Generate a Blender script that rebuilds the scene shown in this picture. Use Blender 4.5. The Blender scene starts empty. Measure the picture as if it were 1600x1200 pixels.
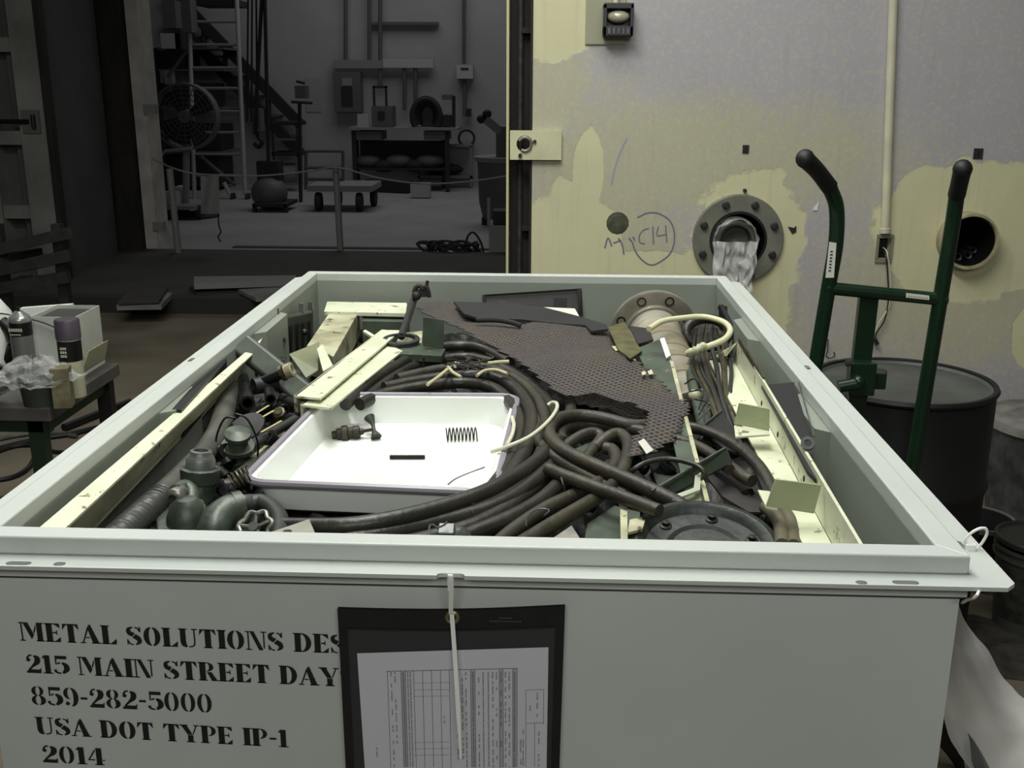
import bpy, bmesh, math, random
from mathutils import Vector, Matrix, noise
random.seed(7)
C = bpy.context.scene
COL = C.collection
# ------------------------------------------------------------ camera
FPX = 1650.0
PITCH, YAW, ROLL = 0.279, 0.0391, 0.0043
CAM = Vector((0.1066, 0.0, 1.86))
F_ = Vector((-math.sin(YAW)*math.cos(PITCH), math.cos(YAW)*math.cos(PITCH), -math.sin(PITCH)))
R0 = Vector((math.cos(YAW), math.sin(YAW), 0))
U0 = R0.cross(F_)
R_ = R0*math.cos(ROLL) + U0*math.sin(ROLL)
U_ = U0*math.cos(ROLL) - R0*math.sin(ROLL)
cd = bpy.data.cameras.new('camera')
cam = bpy.data.objects.new('camera', cd); COL.objects.link(cam)
cd.sensor_fit = 'HORIZONTAL'; cd.sensor_width = 36; cd.lens = FPX/1600*36
cd.clip_start = 0.05; cd.clip_end = 100
m = Matrix.Identity(4)
for i in range(3):
    m[i][0] = R_[i]; m[i][1] = U_[i]; m[i][2] = -F_[i]; m[i][3] = CAM[i]
cam.matrix_world = m
C.camera = cam
# ------------------------------------------------------------ world, exposure, overhead lamps and added fill lamps
w = bpy.data.worlds.new('world'); C.world = w; w.use_nodes = True
w.node_tree.nodes['Background'].inputs[0].default_value = (0.9, 1.0, 0.93, 1)
w.node_tree.nodes['Background'].inputs[1].default_value = 0.0035
C.view_settings.view_transform = 'Standard'; C.view_settings.look = 'None'
C.view_settings.gamma = 1; C.view_settings.exposure = 0.0
C.view_settings.use_curve_mapping = False
def area(name, loc, size, power, color=(1, 1, 1), aim=None, spread=None):
    l = bpy.data.lights.new(name, 'AREA'); l.shape = 'RECTANGLE'
    l.size, l.size_y = size; l.energy = power; l.color = color
    if spread: l.spread = spread
    o = bpy.data.objects.new(name, l); COL.objects.link(o); o.location = loc
    d = (Vector(aim) - Vector(loc)) if aim else Vector((0, 0, -1))
    o.rotation_euler = d.to_track_quat('-Z', 'Y').to_euler()
    return o
area('overhead_or_fill_light', (-0.25, 1.95, 3.75), (2.2, 0.5), 82, (1.0, 1.0, 0.965), aim=(0.1, 2.1, 0))
area('overhead_or_fill_light', (0.6, 3.1, 3.75), (2.6, 0.5), 28, (1.0, 1.0, 0.965), aim=(0.8, 3.3, 0))
area('overhead_or_fill_light', (-2.6, 4.6, 4.0), (2.6, 0.5), 70, (1.0, 0.99, 0.96))  # added fill lamp, lifts the floor at left and into the passage
area('overhead_or_fill_light', (0.3, -2.0, 3.25), (2.6, 0.6), 54, (1.0, 1.0, 0.98), aim=(0.1, 1.4, .8))  # added fill from behind the camera to brighten the box front
area('hall_light', (-1.5, 16.5, 6.3), (6.0, 4.0), 100, (1.0, 1.0, 1.0))

# ------------------------------------------------------------ pixel -> point helpers
def ray(px, py):
    return F_*FPX + R_*(px-800) - U_*(py-600)
def at(px, py, drop):            # point on the horizontal plane `drop` metres below the eye
    d = ray(px, py); return CAM + d*(-drop/d.z)
def atY(px, py, Y):              # point on the plane y = Y
    d = ray(px, py); return CAM + d*(Y/d.y)
def mpp(p): return (p-CAM).dot(F_)/FPX
V = Vector
UP = V((0, 0, 1))

# ------------------------------------------------------------ mesh builder
def crom(pts, n=6, closed=False):
    pts = [V(p) for p in pts]; out = []
    N = len(pts)
    if N < 3 and not closed:
        return pts
    rng = range(N) if closed else range(N-1)
    for i in rng:
        p0 = pts[(i-1) % N] if closed or i > 0 else pts[i]*2-pts[i+1]
        p1 = pts[i]; p2 = pts[(i+1) % N]
        p3 = pts[(i+2) % N] if closed or i < N-2 else p2*2-p1
        for k in range(n):
            t = k/n; t2 = t*t; t3 = t2*t
            out.append(0.5*((2*p1)+(p2-p0)*t+(2*p0-5*p1+4*p2-p3)*t2+(3*p1-p0-3*p2+p3)*t3))
    if not closed: out.append(pts[-1])
    return out

class MB:
    def __init__(s): s.v = []; s.f = []
    def add(s, vs, fs):
        b = len(s.v); s.v += [V(x) for x in vs]; s.f += [[b+i for i in f] for f in fs]; return s
    def box(s, c, size, X=None, Z=None):
        c = V(c); X = V(X).normalized() if X is not None else V((1, 0, 0)); Z = V(Z).normalized() if Z is not None else UP
        Y = Z.cross(X).normalized(); X = Y.cross(Z).normalized()
        a, b, d = size[0]/2, size[1]/2, size[2]/2
        vs = [c+X*a*i+Y*b*j+Z*d*k for k in (-1, 1) for j in (-1, 1) for i in (-1, 1)]
        return s.add(vs, [(0, 2, 3, 1), (4, 5, 7, 6), (0, 1, 5, 4), (2, 6, 7, 3), (0, 4, 6, 2), (1, 3, 7, 5)])
    def bb(s, x0, x1, y0, y1, z0, z1):
        return s.box(((x0+x1)/2, (y0+y1)/2, (z0+z1)/2), (abs(x1-x0), abs(y1-y0), abs(z1-z0)))
    def slab(s, pts, ext):
        pts = [V(p) for p in pts]; e = V(ext); n = len(pts)
        fs = [list(range(n)), list(range(2*n-1, n-1, -1))]
        fs += [(i, n+i, n+(i+1) % n, (i+1) % n) for i in range(n)]
        return s.add(pts+[p+e for p in pts], fs)
    def tube(s, path, r, seg=10, closed=False, smooth=6, cap=True):
        P = crom(path, smooth, closed) if smooth else [V(p) for p in path]
        n = len(P); rings = []
        t0 = (P[1]-P[0]).normalized(); ref = UP if abs(t0.z) < .9 else V((1, 0, 0))
        N = (ref-t0*ref.dot(t0)).normalized()
        vs = []
        for i in range(n):
            a = P[(i-1) % n] if closed or i > 0 else P[i]; b = P[(i+1) % n] if closed or i < n-1 else P[i]
            t = (b-a).normalized(); N = (N-t*N.dot(t)).normalized(); B = t.cross(N)
            rr = r(i/(n-1)) if callable(r) else r
            for k in range(seg):
                an = 2*math.pi*k/seg; vs.append(P[i]+N*math.cos(an)*rr+B*math.sin(an)*rr)
        fs = []
        for i in range(n if closed else n-1):
            j = (i+1) % n
            for k in range(seg):
                fs.append((i*seg+k, i*seg+(k+1) % seg, j*seg+(k+1) % seg, j*seg+k))
        if cap and not closed:
            fs.append(list(range(seg))[::-1]); fs.append([(n-1)*seg+k for k in range(seg)])
        return s.add(vs, fs)
    def cyl(s, a, b, r, seg=16, r2=None):
        r2 = r if r2 is None else r2
        return s.tube([a, b], (lambda t: r+(r2-r)*t), seg, smooth=0)
    def lathe(s, prof, o, axis=UP, seg=32, closed=False):   # prof: (radius, height)
        o = V(o); A = V(axis).normalized(); ref = V((1, 0, 0)) if abs(A.x) < .9 else V((0, 1, 0))
        X = (ref-A*ref.dot(A)).normalized(); Y = A.cross(X)
        vs = []; n = len(prof)
        for r, h in prof:
            for k in range(seg):
                an = 2*math.pi*k/seg; vs.append(o+A*h+(X*math.cos(an)+Y*math.sin(an))*max(r, 1e-5))
        fs = []
        for i in range(n if closed else n-1):
            j = (i+1) % n
            for k in range(seg):
                fs.append((i*seg+k, i*seg+(k+1) % seg, j*seg+(k+1) % seg, j*seg+k))
        if not closed:
            if prof[0][0] > 1e-4: fs.append(list(range(seg))[::-1])
            if prof[-1][0] > 1e-4: fs.append([(n-1)*seg+k for k in range(seg)])
        return s.add(vs, fs)
    def beam(s, prof, a, b, up=UP):       # 2-d profile (side, up) swept from a to b
        a, b = V(a), V(b); t = (b-a).normalized(); S = t.cross(V(up)).normalized(); W = S.cross(t).normalized()
        n = len(prof); vs = [a+S*x+W*y for x, y in prof]+[b+S*x+W*y for x, y in prof]
        fs = [list(range(n)), list(range(2*n-1, n-1, -1))]+[(i, n+i, n+(i+1) % n, (i+1) % n) for i in range(n)]
        return s.add(vs, fs)
    def helix(s, a, b, R, r, turns, seg=6, per=14):
        a, b = V(a), V(b); A = (b-a).normalized(); ref = UP if abs(A.z) < .9 else V((1, 0, 0))
        X = (ref-A*ref.dot(A)).normalized(); Y = A.cross(X); L = (b-a).length; N = int(turns*per)
        pts = [a+A*L*i/N+(X*math.cos(2*math.pi*i/per)+Y*math.sin(2*math.pi*i/per))*R for i in range(N+1)]
        return s.tube(pts, r, seg, smooth=0)
    def ball(s, c, r, seg=12, sq=(1, 1, 1)):
        c = V(c); prof = [(math.sin(math.pi*i/8)*r, -math.cos(math.pi*i/8)*r) for i in range(9)]
        b = len(s.v); s.lathe(prof, (0, 0, 0), seg=seg)
        for i in range(b, len(s.v)):
            v = s.v[i]; s.v[i] = V((v.x*sq[0], v.y*sq[1], v.z*sq[2]))+c
        return s
    def grid(s, fn, nu, nv):
        vs = [fn(i/nu, j/nv) for j in range(nv+1) for i in range(nu+1)]
        fs = [(j*(nu+1)+i, j*(nu+1)+i+1, (j+1)*(nu+1)+i+1, (j+1)*(nu+1)+i) for j in range(nv) for i in range(nu)]
        return s.add(vs, fs)
    def quads(s, polys, fr):           # flat polygons in a frame (o,X,Y)
        o, X, Y = fr
        for p in polys: s.add([o+X*x+Y*y for x, y in p], [list(range(len(p)))])
        return s

ANG = math.radians(38)
def mesh(mb, name, off=None, smooth=True):
    off = V(off) if off is not None else V((0, 0, 0))
    me = bpy.data.meshes.new(name)
    me.from_pydata([tuple(v-off) for v in mb.v], [], mb.f)
    bm = bmesh.new(); bm.from_mesh(me)
    bmesh.ops.recalc_face_normals(bm, faces=bm.faces); bm.to_mesh(me); bm.free()
    if smooth:
        for p in me.polygons: p.use_smooth = True
        me.set_sharp_from_angle(angle=ANG)
    return me
def base_of(mb):
    n = len(mb.v); return V((sum(v.x for v in mb.v)/n, sum(v.y for v in mb.v)/n, min(v.z for v in mb.v)))
def bevel(o, w=.002, seg=2):
    b = o.modifiers.new('bevel', 'BEVEL'); b.width = w; b.segments = seg; b.limit_method = 'ANGLE'; b.angle_limit = math.radians(35); b.harden_normals = True
    return o
def tagit(o, label=None, cat=None, group=None, kind=None):
    if label: o['label'] = label
    if cat: o['category'] = cat
    if group: o['group'] = group
    if kind: o['kind'] = kind
    return o
def T(name, label, cat, mb, mat, group=None, kind=None, bev=0):
    b = base_of(mb); me = mesh(mb, name, b); me.materials.append(mat)
    o = bpy.data.objects.new(name, me); COL.objects.link(o); o.location = b
    if bev: bevel(o, bev)
    return tagit(o, label, cat, group, kind)
def E(name, label, cat, loc, group=None):
    o = bpy.data.objects.new(name, None); COL.objects.link(o); o.location = loc
    o.empty_display_size = .05
    return tagit(o, label, cat, group)
def wloc(o):
    l = V((0, 0, 0))
    while o: l += V(o.location); o = o.parent
    return l
def Pt(root, name, mb, mat, label=None, bev=0, kind=None):   # part; sits at its root's origin
    me = mesh(mb, name, wloc(root)); me.materials.append(mat)
    o = bpy.data.objects.new(name, me); COL.objects.link(o); o.parent = root
    if bev: bevel(o, bev)
    return tagit(o, label, kind=kind)
def S(name, mb, mat, parent=None, bev=0):
    if parent: o = Pt(parent, name, mb, mat, bev=bev)
    else:
        me = mesh(mb, name, smooth=False); me.materials.append(mat)
        o = bpy.data.objects.new(name, me); COL.objects.link(o)
        if bev: bevel(o, bev)
        o['kind'] = 'structure'
    return o
def cut(o, cutters):                 # real holes, applied at once
    me = mesh(cutters, 'cut', wloc(o), smooth=False)
    c = bpy.data.objects.new('cut', me); COL.objects.link(c); c.location = wloc(o)
    md = o.modifiers.new('b', 'BOOLEAN'); md.operation = 'DIFFERENCE'; md.object = c; md.solver = 'EXACT'
    bpy.context.view_layer.update()
    ev = o.evaluated_get(bpy.context.evaluated_depsgraph_get())
    nm = bpy.data.meshes.new_from_object(ev); o.modifiers.clear(); o.data = nm
    bpy.data.objects.remove(c)
    return o

# ------------------------------------------------------------ materials
def lin(c):
    return tuple(((x/255/12.92) if x/255 <= .04045 else ((x/255+.055)/1.055)**2.4) for x in c)+(1,)
_M = {}
def deep(c):                           # keep dark finishes as dark as they look in the room
    a = sum(c)/3; k = .66 if a < 95 else (1 if a > 165 else .66+.34*(a-95)/70)
    return tuple(x*k for x in c)
def mat(name, c, rough=.6, metal=0., c2=None, scale=8., amt=.5, bump=0., bscale=60., spots=None, sscale=25., sth=.62, spec=.5, stretch=None):
    if name in _M: return _M[name]
    if not name.startswith(('far', 'pale', 'dark_grey_wall', 'grey_green_paint', 'concrete')):
        c = deep(c); c2 = deep(c2) if c2 else None
    m = bpy.data.materials.new(name); m.use_nodes = True; nt = m.node_tree; N = nt.nodes; L = nt.links
    b = N['Principled BSDF']; b.inputs['Roughness'].default_value = rough; b.inputs['Metallic'].default_value = metal
    b.inputs['Specular IOR Level'].default_value = spec
    tc = N.new('ShaderNodeTexCoord'); src = tc.outputs['Object']
    if stretch:
        mp = N.new('ShaderNodeMapping'); mp.inputs['Scale'].default_value = stretch; L.new(src, mp.inputs[0]); src = mp.outputs[0]
    col = None
    if c2:
        n = N.new('ShaderNodeTexNoise'); n.inputs['Scale'].default_value = scale; n.inputs['Detail'].default_value = 6; L.new(src, n.inputs[0])
        cr = N.new('ShaderNodeValToRGB'); cr.color_ramp.elements[0].position = .5-amt*.35; cr.color_ramp.elements[1].position = .5+amt*.35
        cr.color_ramp.elements[0].color = lin(c); cr.color_ramp.elements[1].color = lin(c2)
        L.new(n.outputs[0], cr.inputs[0]); col = cr.outputs[0]
    if spots:
        n = N.new('ShaderNodeTexNoise'); n.inputs['Scale'].default_value = sscale; n.inputs['Detail'].default_value = 5; n.inputs['Roughness'].default_value = .7; L.new(src, n.inputs[0])
        cr = N.new('ShaderNodeValToRGB'); cr.color_ramp.elements[0].position = sth; cr.color_ramp.elements[1].position = sth+.04
        L.new(n.outputs[0], cr.inputs[0])
        mx = N.new('ShaderNodeMix'); mx.data_type = 'RGBA'; L.new(cr.outputs[0], mx.inputs[0])
        if col: L.new(col, mx.inputs[6])
        else: mx.inputs[6].default_value = lin(c)
        mx.inputs[7].default_value = lin(spots); col = mx.outputs[2]
    if col: L.new(col, b.inputs['Base Color'])
    else: b.inputs['Base Color'].default_value = lin(c)
    if bump:
        n = N.new('ShaderNodeTexNoise'); n.inputs['Scale'].default_value = bscale; n.inputs['Detail'].default_value = 4; L.new(src, n.inputs[0])
        bp = N.new('ShaderNodeBump'); bp.inputs['Strength'].default_value = bump; bp.inputs['Distance'].default_value = .004
        L.new(n.outputs[0], bp.inputs['Height']); L.new(bp.outputs[0], b.inputs['Normal'])
    _M[name] = m; return m
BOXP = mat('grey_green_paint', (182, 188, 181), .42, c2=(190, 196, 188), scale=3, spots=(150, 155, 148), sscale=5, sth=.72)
BOXIN = mat('grey_green_paint_inner_shade', (130, 137, 125), .5, c2=(138, 145, 133), scale=4)  # box paint darkened to carry the shade of the interior
BLACKP = mat('black_stencil_paint', (22, 22, 22), .7)
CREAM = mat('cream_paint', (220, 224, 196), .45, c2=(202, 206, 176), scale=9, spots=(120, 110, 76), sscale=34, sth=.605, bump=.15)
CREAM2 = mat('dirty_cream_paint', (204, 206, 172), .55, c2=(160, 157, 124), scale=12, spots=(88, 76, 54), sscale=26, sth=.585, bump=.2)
ENAM = mat('white_enamel', (236, 240, 234), .18, c2=(228, 233, 222), scale=5, spots=(186, 178, 130), sscale=9, sth=.70)
ENRIM = mat('grey_enamel_rim', (150, 146, 154), .35)
RUB = mat('black_rubber', (50, 51, 46), .4, c2=(78, 75, 60), scale=14, bump=.3, bscale=90)
RUBB = mat('dusty_brown_rubber', (100, 94, 68), .5, c2=(54, 53, 45), scale=11, amt=.7, bump=.35, bscale=110)
RUBG = mat('grey_hose_rubber', (118, 117, 102), .55, c2=(84, 86, 76), scale=16, bump=.2)
BLACK = mat('black_plastic', (24, 24, 25), .45)
DKST = mat('dark_steel', (52, 54, 51), .42, .5, c2=(32, 34, 32), scale=20)
DKGR = mat('dark_grey_metal', (44, 48, 45), .5, c2=(62, 66, 61), scale=16, bump=.15)
GREY = mat('grey_metal', (128, 134, 128), .4, .3, c2=(104, 110, 104), scale=15, bump=.1)
GALV = mat('galvanised_metal', (120, 122, 122), .45, .5, c2=(92, 94, 95), scale=14)
BRASS = mat('dull_brass', (132, 124, 92), .4, .6, c2=(92, 86, 64), scale=40)
GRNP = mat('dull_green_paint', (108, 124, 104), .5, c2=(80, 94, 76), scale=14, spots=(120, 122, 88), sscale=20, sth=.66)
TRGRN = mat('dark_green_paint', (26, 66, 38), .3, c2=(21, 52, 31), scale=9)
OLIVE = mat('olive_rust', (132, 128, 74), .7, c2=(100, 96, 56), scale=25, bump=.3)
MATBR = mat('brown_perforated_sheet', (98, 90, 90), .6, c2=(110, 100, 84), scale=9, bump=.2)
MATDK = mat('dark_rubber_flap', (44, 46, 44), .8, c2=(56, 56, 54), scale=9)
WHITEP = mat('white_plastic', (232, 236, 228), .4)
PAPER = mat('white_paper', (218, 218, 224), .8)
PAPERINK = mat('grey_print', (120, 120, 126), .8)
SHADE = mat('grey_form_shading', (176, 176, 182), .8)
CONC = mat('concrete_floor', (112, 105, 86), .75, c2=(88, 82, 68), scale=1.6, bump=.2, bscale=30)
CONC2 = mat('pale_concrete_floor', (150, 150, 150), .6, c2=(138, 138, 138), scale=1.2)
TAN = mat('tan_pipe_wrap', (166, 162, 144), .6, c2=(142, 138, 118), scale=10)
# ============================================================ SETTING
WY = 4.9
def wall_material():
    m = bpy.data.materials.new('patched_wall_paint'); m.use_nodes = True; nt = m.node_tree; N = nt.nodes; L = nt.links
    b = N['Principled BSDF']; b.inputs['Roughness'].default_value = .7
    tc = N.new('ShaderNodeTexCoord'); P = tc.outputs['Object']
    def math_(op, a, c=None):
        n = N.new('ShaderNodeMath'); n.operation = op
        for i, x in enumerate((a, c)):
            if x is None: continue
            if isinstance(x, (int, float)): n.inputs[i].default_value = x
            else: L.new(x, n.inputs[i])
        return n.outputs[0]
    def noise_(s, det=6, rough=.55):
        n = N.new('ShaderNodeTexNoise'); n.inputs['Scale'].default_value = s; n.inputs['Detail'].default_value = det; n.inputs['Roughness'].default_value = rough
        L.new(P, n.inputs[0]); return n.outputs[0]
    sx = N.new('ShaderNodeSeparateXYZ'); L.new(P, sx.inputs[0]); X, Z = sx.outputs[0], sx.outputs[2]
    jag = math_('MULTIPLY', math_('SUBTRACT', noise_(5), .5), 1.1)
    def ell(px, py, rx, ry):
        c = atY(px, py, WY); k = mpp(c)
        a = math_('DIVIDE', math_('SUBTRACT', X, c.x), rx*k); d = math_('DIVIDE', math_('SUBTRACT', Z, c.z), ry*k)
        return math_('SQRT', math_('ADD', math_('MULTIPLY', a, a), math_('MULTIPLY', d, d)))
    def union(L_):
        r = ell(*L_[0])
        for e in L_[1:]: r = math_('MINIMUM', r, ell(*e))
        return math_('ADD', r, jag)
    def mask(d, w_=.03):
        mr = N.new('ShaderNodeMapRange'); L.new(d, mr.inputs[0])
        mr.inputs[1].default_value = 1-w_; mr.inputs[2].default_value = 1+w_; mr.inputs[3].default_value = 1; mr.inputs[4].default_value = 0
        return mr.outputs[0]
    def mix(f, a, c):
        x = N.new('ShaderNodeMix'); x.data_type = 'RGBA'
        if isinstance(f, float): x.inputs[0].default_value = f
        else: L.new(f, x.inputs[0])
        for i, q in ((6, a), (7, c)):
            if isinstance(q, tuple): x.inputs[i].default_value = lin(q)
            else: L.new(q, x.inputs[i])
        return x.outputs[2]
    lav = mix(noise_(1.6), (170, 167, 172), (184, 181, 184))
    wash = mask(math_('ADD', union([(930, 330, 150, 170), (1080, 250, 330, 90), (1480, 450, 190, 120), (860, 120, 60, 120), (1120, 520, 150, 120)]), math_('MULTIPLY', math_('SUBTRACT', noise_(22, 8, .8), .5), 1.6)), .35)
    col = mix(wash, lav, (186, 184, 158))
    fm = noise_(48, 4, .7); mm = N.new('ShaderNodeMapRange'); L.new(fm, mm.inputs[0]); mm.inputs[1].default_value = .5; mm.inputs[2].default_value = .62; mm.inputs[4].default_value = .3
    col = mix(mm.outputs[0], col, (206, 204, 160))
    patch = mask(union([(868, 22, 72, 74), (920, 262, 26, 60), (882, 380, 82, 92), (1165, 385, 90, 122), (1160, 500, 70, 90), (1520, 360, 150, 105), (1430, 350, 50, 85), (1608, 520, 26, 50), (1010, 430, 110, 35)]))
    col = mix(patch, col, mix(noise_(9), (217, 215, 174), (206, 204, 164)))
    st = N.new('ShaderNodeMapping'); st.inputs['Scale'].default_value = (24, 24, 1.5); L.new(P, st.inputs[0])
    sn = N.new('ShaderNodeTexNoise'); sn.inputs['Scale'].default_value = 1.2; sn.inputs['Detail'].default_value = 6; L.new(st.outputs[0], sn.inputs[0])
    streak = N.new('ShaderNodeMapRange'); L.new(sn.outputs[0], streak.inputs[0]); streak.inputs[1].default_value = .55; streak.inputs[2].default_value = .8; streak.inputs[4].default_value = .22
    col = mix(streak.outputs[0], col, (150, 145, 142))
    L.new(col, b.inputs['Base Color'])
    bp = N.new('ShaderNodeBump'); bp.inputs['Strength'].default_value = .35; bp.inputs['Distance'].default_value = .01
    hh = math_('ADD', math_('MULTIPLY', patch, -.4), math_('MULTIPLY', noise_(30), .3)); L.new(hh, bp.inputs['Height']); L.new(bp.outputs[0], b.inputs['Normal'])
    return m
WALLM = wall_material()
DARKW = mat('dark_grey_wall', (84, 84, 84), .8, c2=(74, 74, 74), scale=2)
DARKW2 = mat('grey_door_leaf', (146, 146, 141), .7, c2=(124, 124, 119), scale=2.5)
RUST = mat('black_rusty_frame', (30, 28, 26), .8, c2=(62, 57, 50), scale=9, amt=.5, stretch=(1, 1, .25), bump=.3)
JAMB = mat('pale_jamb_paint', (190, 188, 180), .7, c2=(160, 158, 150), scale=4)
FARW = mat('far_wall_paint', (162, 162, 162), .85, c2=(150, 150, 150), scale=.8)
THINEDGE = mat('cream_frame_edge', (196, 196, 150), .6)

wl = atY(831, 300, WY).x
wall_right = S('wall_back', MB().bb(wl, 4.2, WY, WY+.7, 0, 4.4), WALLM)
# holes through the wall: pipe sleeve, big sleeve, small broken core hole, outlet box recess
hF = atY(1152, 374, WY); hS = atY(1507, 374, WY); hC = atY(965, 349, WY); hO = atY(1381, 388, WY)
cb = MB(); d_ = V((0, 1, 0))
cb.cyl(hF-d_*.1, hF+d_*.5, .165, 32); cb.cyl(hS-d_*.1, hS+d_*.6, .128, 32); cb.cyl(hC-d_*.1, hC+d_*.025, .052, 14)
cb.box(hO, (.055, .16, .1))
cut(wall_right, cb)
floor = S('floor', MB().bb(-6, 4.2, -2.6, 8.55, -.1, 0), CONC)
fl2 = S('floor_passage', MB().bb(-6, 4.2, 8.55, 11.25, -.1, .1), mat('dark_concrete_floor', (96, 94, 88), .8, c2=(80, 78, 74), scale=2))
fl3 = S('floor_far_hall', MB().bb(-10, 5, 11.25, 19.7, -.1, 0.0), CONC2)
S('trim_1', MB().bb(-5, 1.2, 11.25, 11.45, 0.0, .06), JAMB)
for i, (a, b) in enumerate(((389, 385), (398, 395))):
    p = at(500, a, 1.86).y
    S('trim_%d' % (i+2), MB().bb(-3.6, .4, p, p+.12, 0, .012), mat('floor_joint_strip', (92, 92, 92), .8))
S('trim_4', MB().bb(-4.4, 1.5, 8.45, 8.6, 0, .13), mat('dark_sill', (60, 60, 60), .8))
S('ceiling', MB().bb(-6, 4.2, -2.6, 11.3, 4.4, 4.5), DARKW)
S('ceiling_far_hall', MB().bb(-10, 5, 11.3, 19.9, 7, 7.1), FARW)
S('wall_right', MB().bb(4.2, 4.3, -2.6, 11.3, 0, 4.4), DARKW2)
S('wall_front', MB().bb(-6, 4.2, -2.7, -2.6, 0, 4.4), DARKW2)
S('wall_left', MB().bb(-6.1, -6, -2.6, 8.2, 0, 4.4), DARKW)
# passage: smooth dark wall running back to the doorway
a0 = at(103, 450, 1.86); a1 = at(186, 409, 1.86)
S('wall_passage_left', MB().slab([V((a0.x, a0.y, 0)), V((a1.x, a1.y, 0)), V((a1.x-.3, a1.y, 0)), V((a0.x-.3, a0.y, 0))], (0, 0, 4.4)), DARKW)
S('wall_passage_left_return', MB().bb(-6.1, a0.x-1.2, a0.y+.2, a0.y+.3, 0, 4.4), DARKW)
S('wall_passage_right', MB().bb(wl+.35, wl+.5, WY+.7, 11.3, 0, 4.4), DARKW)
# far doorway: black rusty frame on the left, pale jamb, wall above and beside it
DY = 11.3
xa = atY(186, 400, DY).x; xb = atY(214, 0, DY).x
jl = atY(232, 412, DY).x
S('trim_5', MB().bb(xa-.35, jl-.01, DY-.12, DY+.1, 0, 4.4), RUST)
S('door_1', MB().bb(jl, jl+.13, DY-.02, DY+.34, 0, 4.4), JAMB)
S('wall_far_hall_near_side', MB().bb(-10, xa, DY+.1, DY+.4, 0, 7).bb(1.4, 5, DY+.1, DY+.4, 0, 7).bb(xa, 1.4, DY+.1, DY+.4, 4.4, 7), FARW)
S('wall_far_hall_left', MB().bb(-10.1, -10, 11.3, 19.9, 0, 7), FARW)
S('wall_far_hall_right', MB().bb(5, 5.1, 11.3, 19.9, 0, 7), FARW)
FY = 19.6
S('wall_far_hall_back', MB().bb(-10, 5, FY, FY+.2, 0, 7), FARW)

# doorway edge beside the patched wall: black rusty recess with a rod and a thin pale frame
g0 = atY(797, 300, WY+.1).x
S('trim_6', MB().bb(g0, wl+.02, WY+.12, WY+.22, 0, 4.4).bb(wl-.012, wl, WY+.0, WY+.2, 0, 4.4), RUST)
rodm = MB(); rx = atY(812, 300, WY+.08).x
rodm.cyl((rx, WY+.08, 0), (rx, WY+.08, 4.4), .011, 10)
S('trim_7', rodm, mat('rusty_rod', (96, 92, 84), .7, c2=(50, 46, 40), scale=30))
fx = atY(791, 300, WY).x
S('trim_8', MB().bb(fx, fx+.011, WY-.01, WY+.25, 0, 4.4), THINEDGE)
for py in (48, 355):
    p = atY(820, py, WY+.1); S('trim_9', MB().bb(p.x-.012, wl+.0, WY+.06, WY+.12, p.z-.012, p.z+.012), RUST)

# big door leaf at the far left: frame plates with recessed pockets and shelves
LY = a0.y-.02
def lx(px): return atY(px, 300, LY)
rt = MB(); p1 = atY(66, 0, LY); p2 = atY(97, 400, LY); pz = atY(100, 412, LY)
xR = (p1.x+p2.x)/2
leaf = E('door_2', None, None, (xR-.5, LY, 0)); leaf['kind'] = 'structure'
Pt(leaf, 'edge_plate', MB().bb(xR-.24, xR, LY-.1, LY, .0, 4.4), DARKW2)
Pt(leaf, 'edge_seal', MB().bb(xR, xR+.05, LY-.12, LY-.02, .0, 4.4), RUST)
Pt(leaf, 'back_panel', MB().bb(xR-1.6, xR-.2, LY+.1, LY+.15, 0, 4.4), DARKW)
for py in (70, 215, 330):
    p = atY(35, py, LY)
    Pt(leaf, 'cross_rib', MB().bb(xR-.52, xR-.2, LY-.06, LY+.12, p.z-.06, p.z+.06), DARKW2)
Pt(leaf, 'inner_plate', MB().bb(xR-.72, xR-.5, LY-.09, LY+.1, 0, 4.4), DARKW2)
lp = atY(58, 190, LY-.1)
Pt(leaf, 'latch_plate', MB().box((lp.x-.05, LY-.11, lp.z), (.16, .02, .2)), mat('latch_plate_metal', (120, 120, 116), .5))
Pt(leaf, 'latch_bolt', MB().cyl((lp.x-.45, LY-.13, lp.z), (lp.x-.06, LY-.13, lp.z), .02, 10).cyl((lp.x-.02, LY-.13, lp.z-.06), (lp.x-.02, LY-.13, lp.z+.06), .02, 8), DKST)

# ============================================================ fittings on the patched wall
# pipe flange with plastic wrapped pipe
fr = E('wall_pipe_flange', 'grey bolted ring flange on the patched wall around the plastic wrapped pipe', 'pipe flange', (hF.x, WY, hF.z-.18))
FLM = mat('painted_flange', (146, 147, 132), .42, .1, c2=(132, 133, 118), scale=10)
ringc = V((hF.x, WY, hF.z)); ax = V((0, -1, 0))
fring = Pt(fr, 'ring', MB().lathe([(.128, .0), (.128, .022), (.132, .026), (.202, .026), (.207, .022), (.207, 0)], ringc, ax, 48, closed=True), FLM)
for k in range(8):
    an = math.radians(22.5+45*k); c = ringc+V((math.cos(an)*.172, -.026, math.sin(an)*.172))
    Pt(fring, 'bolt', MB().lathe([(.019, 0), (.019, .01), (.015, .012), (.015, .022), (.0, .023)], c, ax, 6), DKGR)
Pt(fr, 'liner', MB().lathe([(.130, -.0), (.130, .03), (.120, .03), (.120, -.3), (.130, -.3)], ringc, ax, 40, closed=True), BLACK)
pr = E('wrapped_pipe', 'short capped pipe stub under crumpled clear plastic inside the ring flange', 'pipe', (hF.x, WY-.05, hF.z-.08))
pc = V((atY(1150, 376, WY-.06).x, WY+.1, hF.z+.0))
Pt(pr, 'stub', MB().lathe([(.092, -.2), (.092, .15), (.082, .158), (.072, .155), (.064, .09), (.0, .08)], pc, ax, 32), mat('dull_pipe_end', (118, 120, 108), .4, .3))
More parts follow.
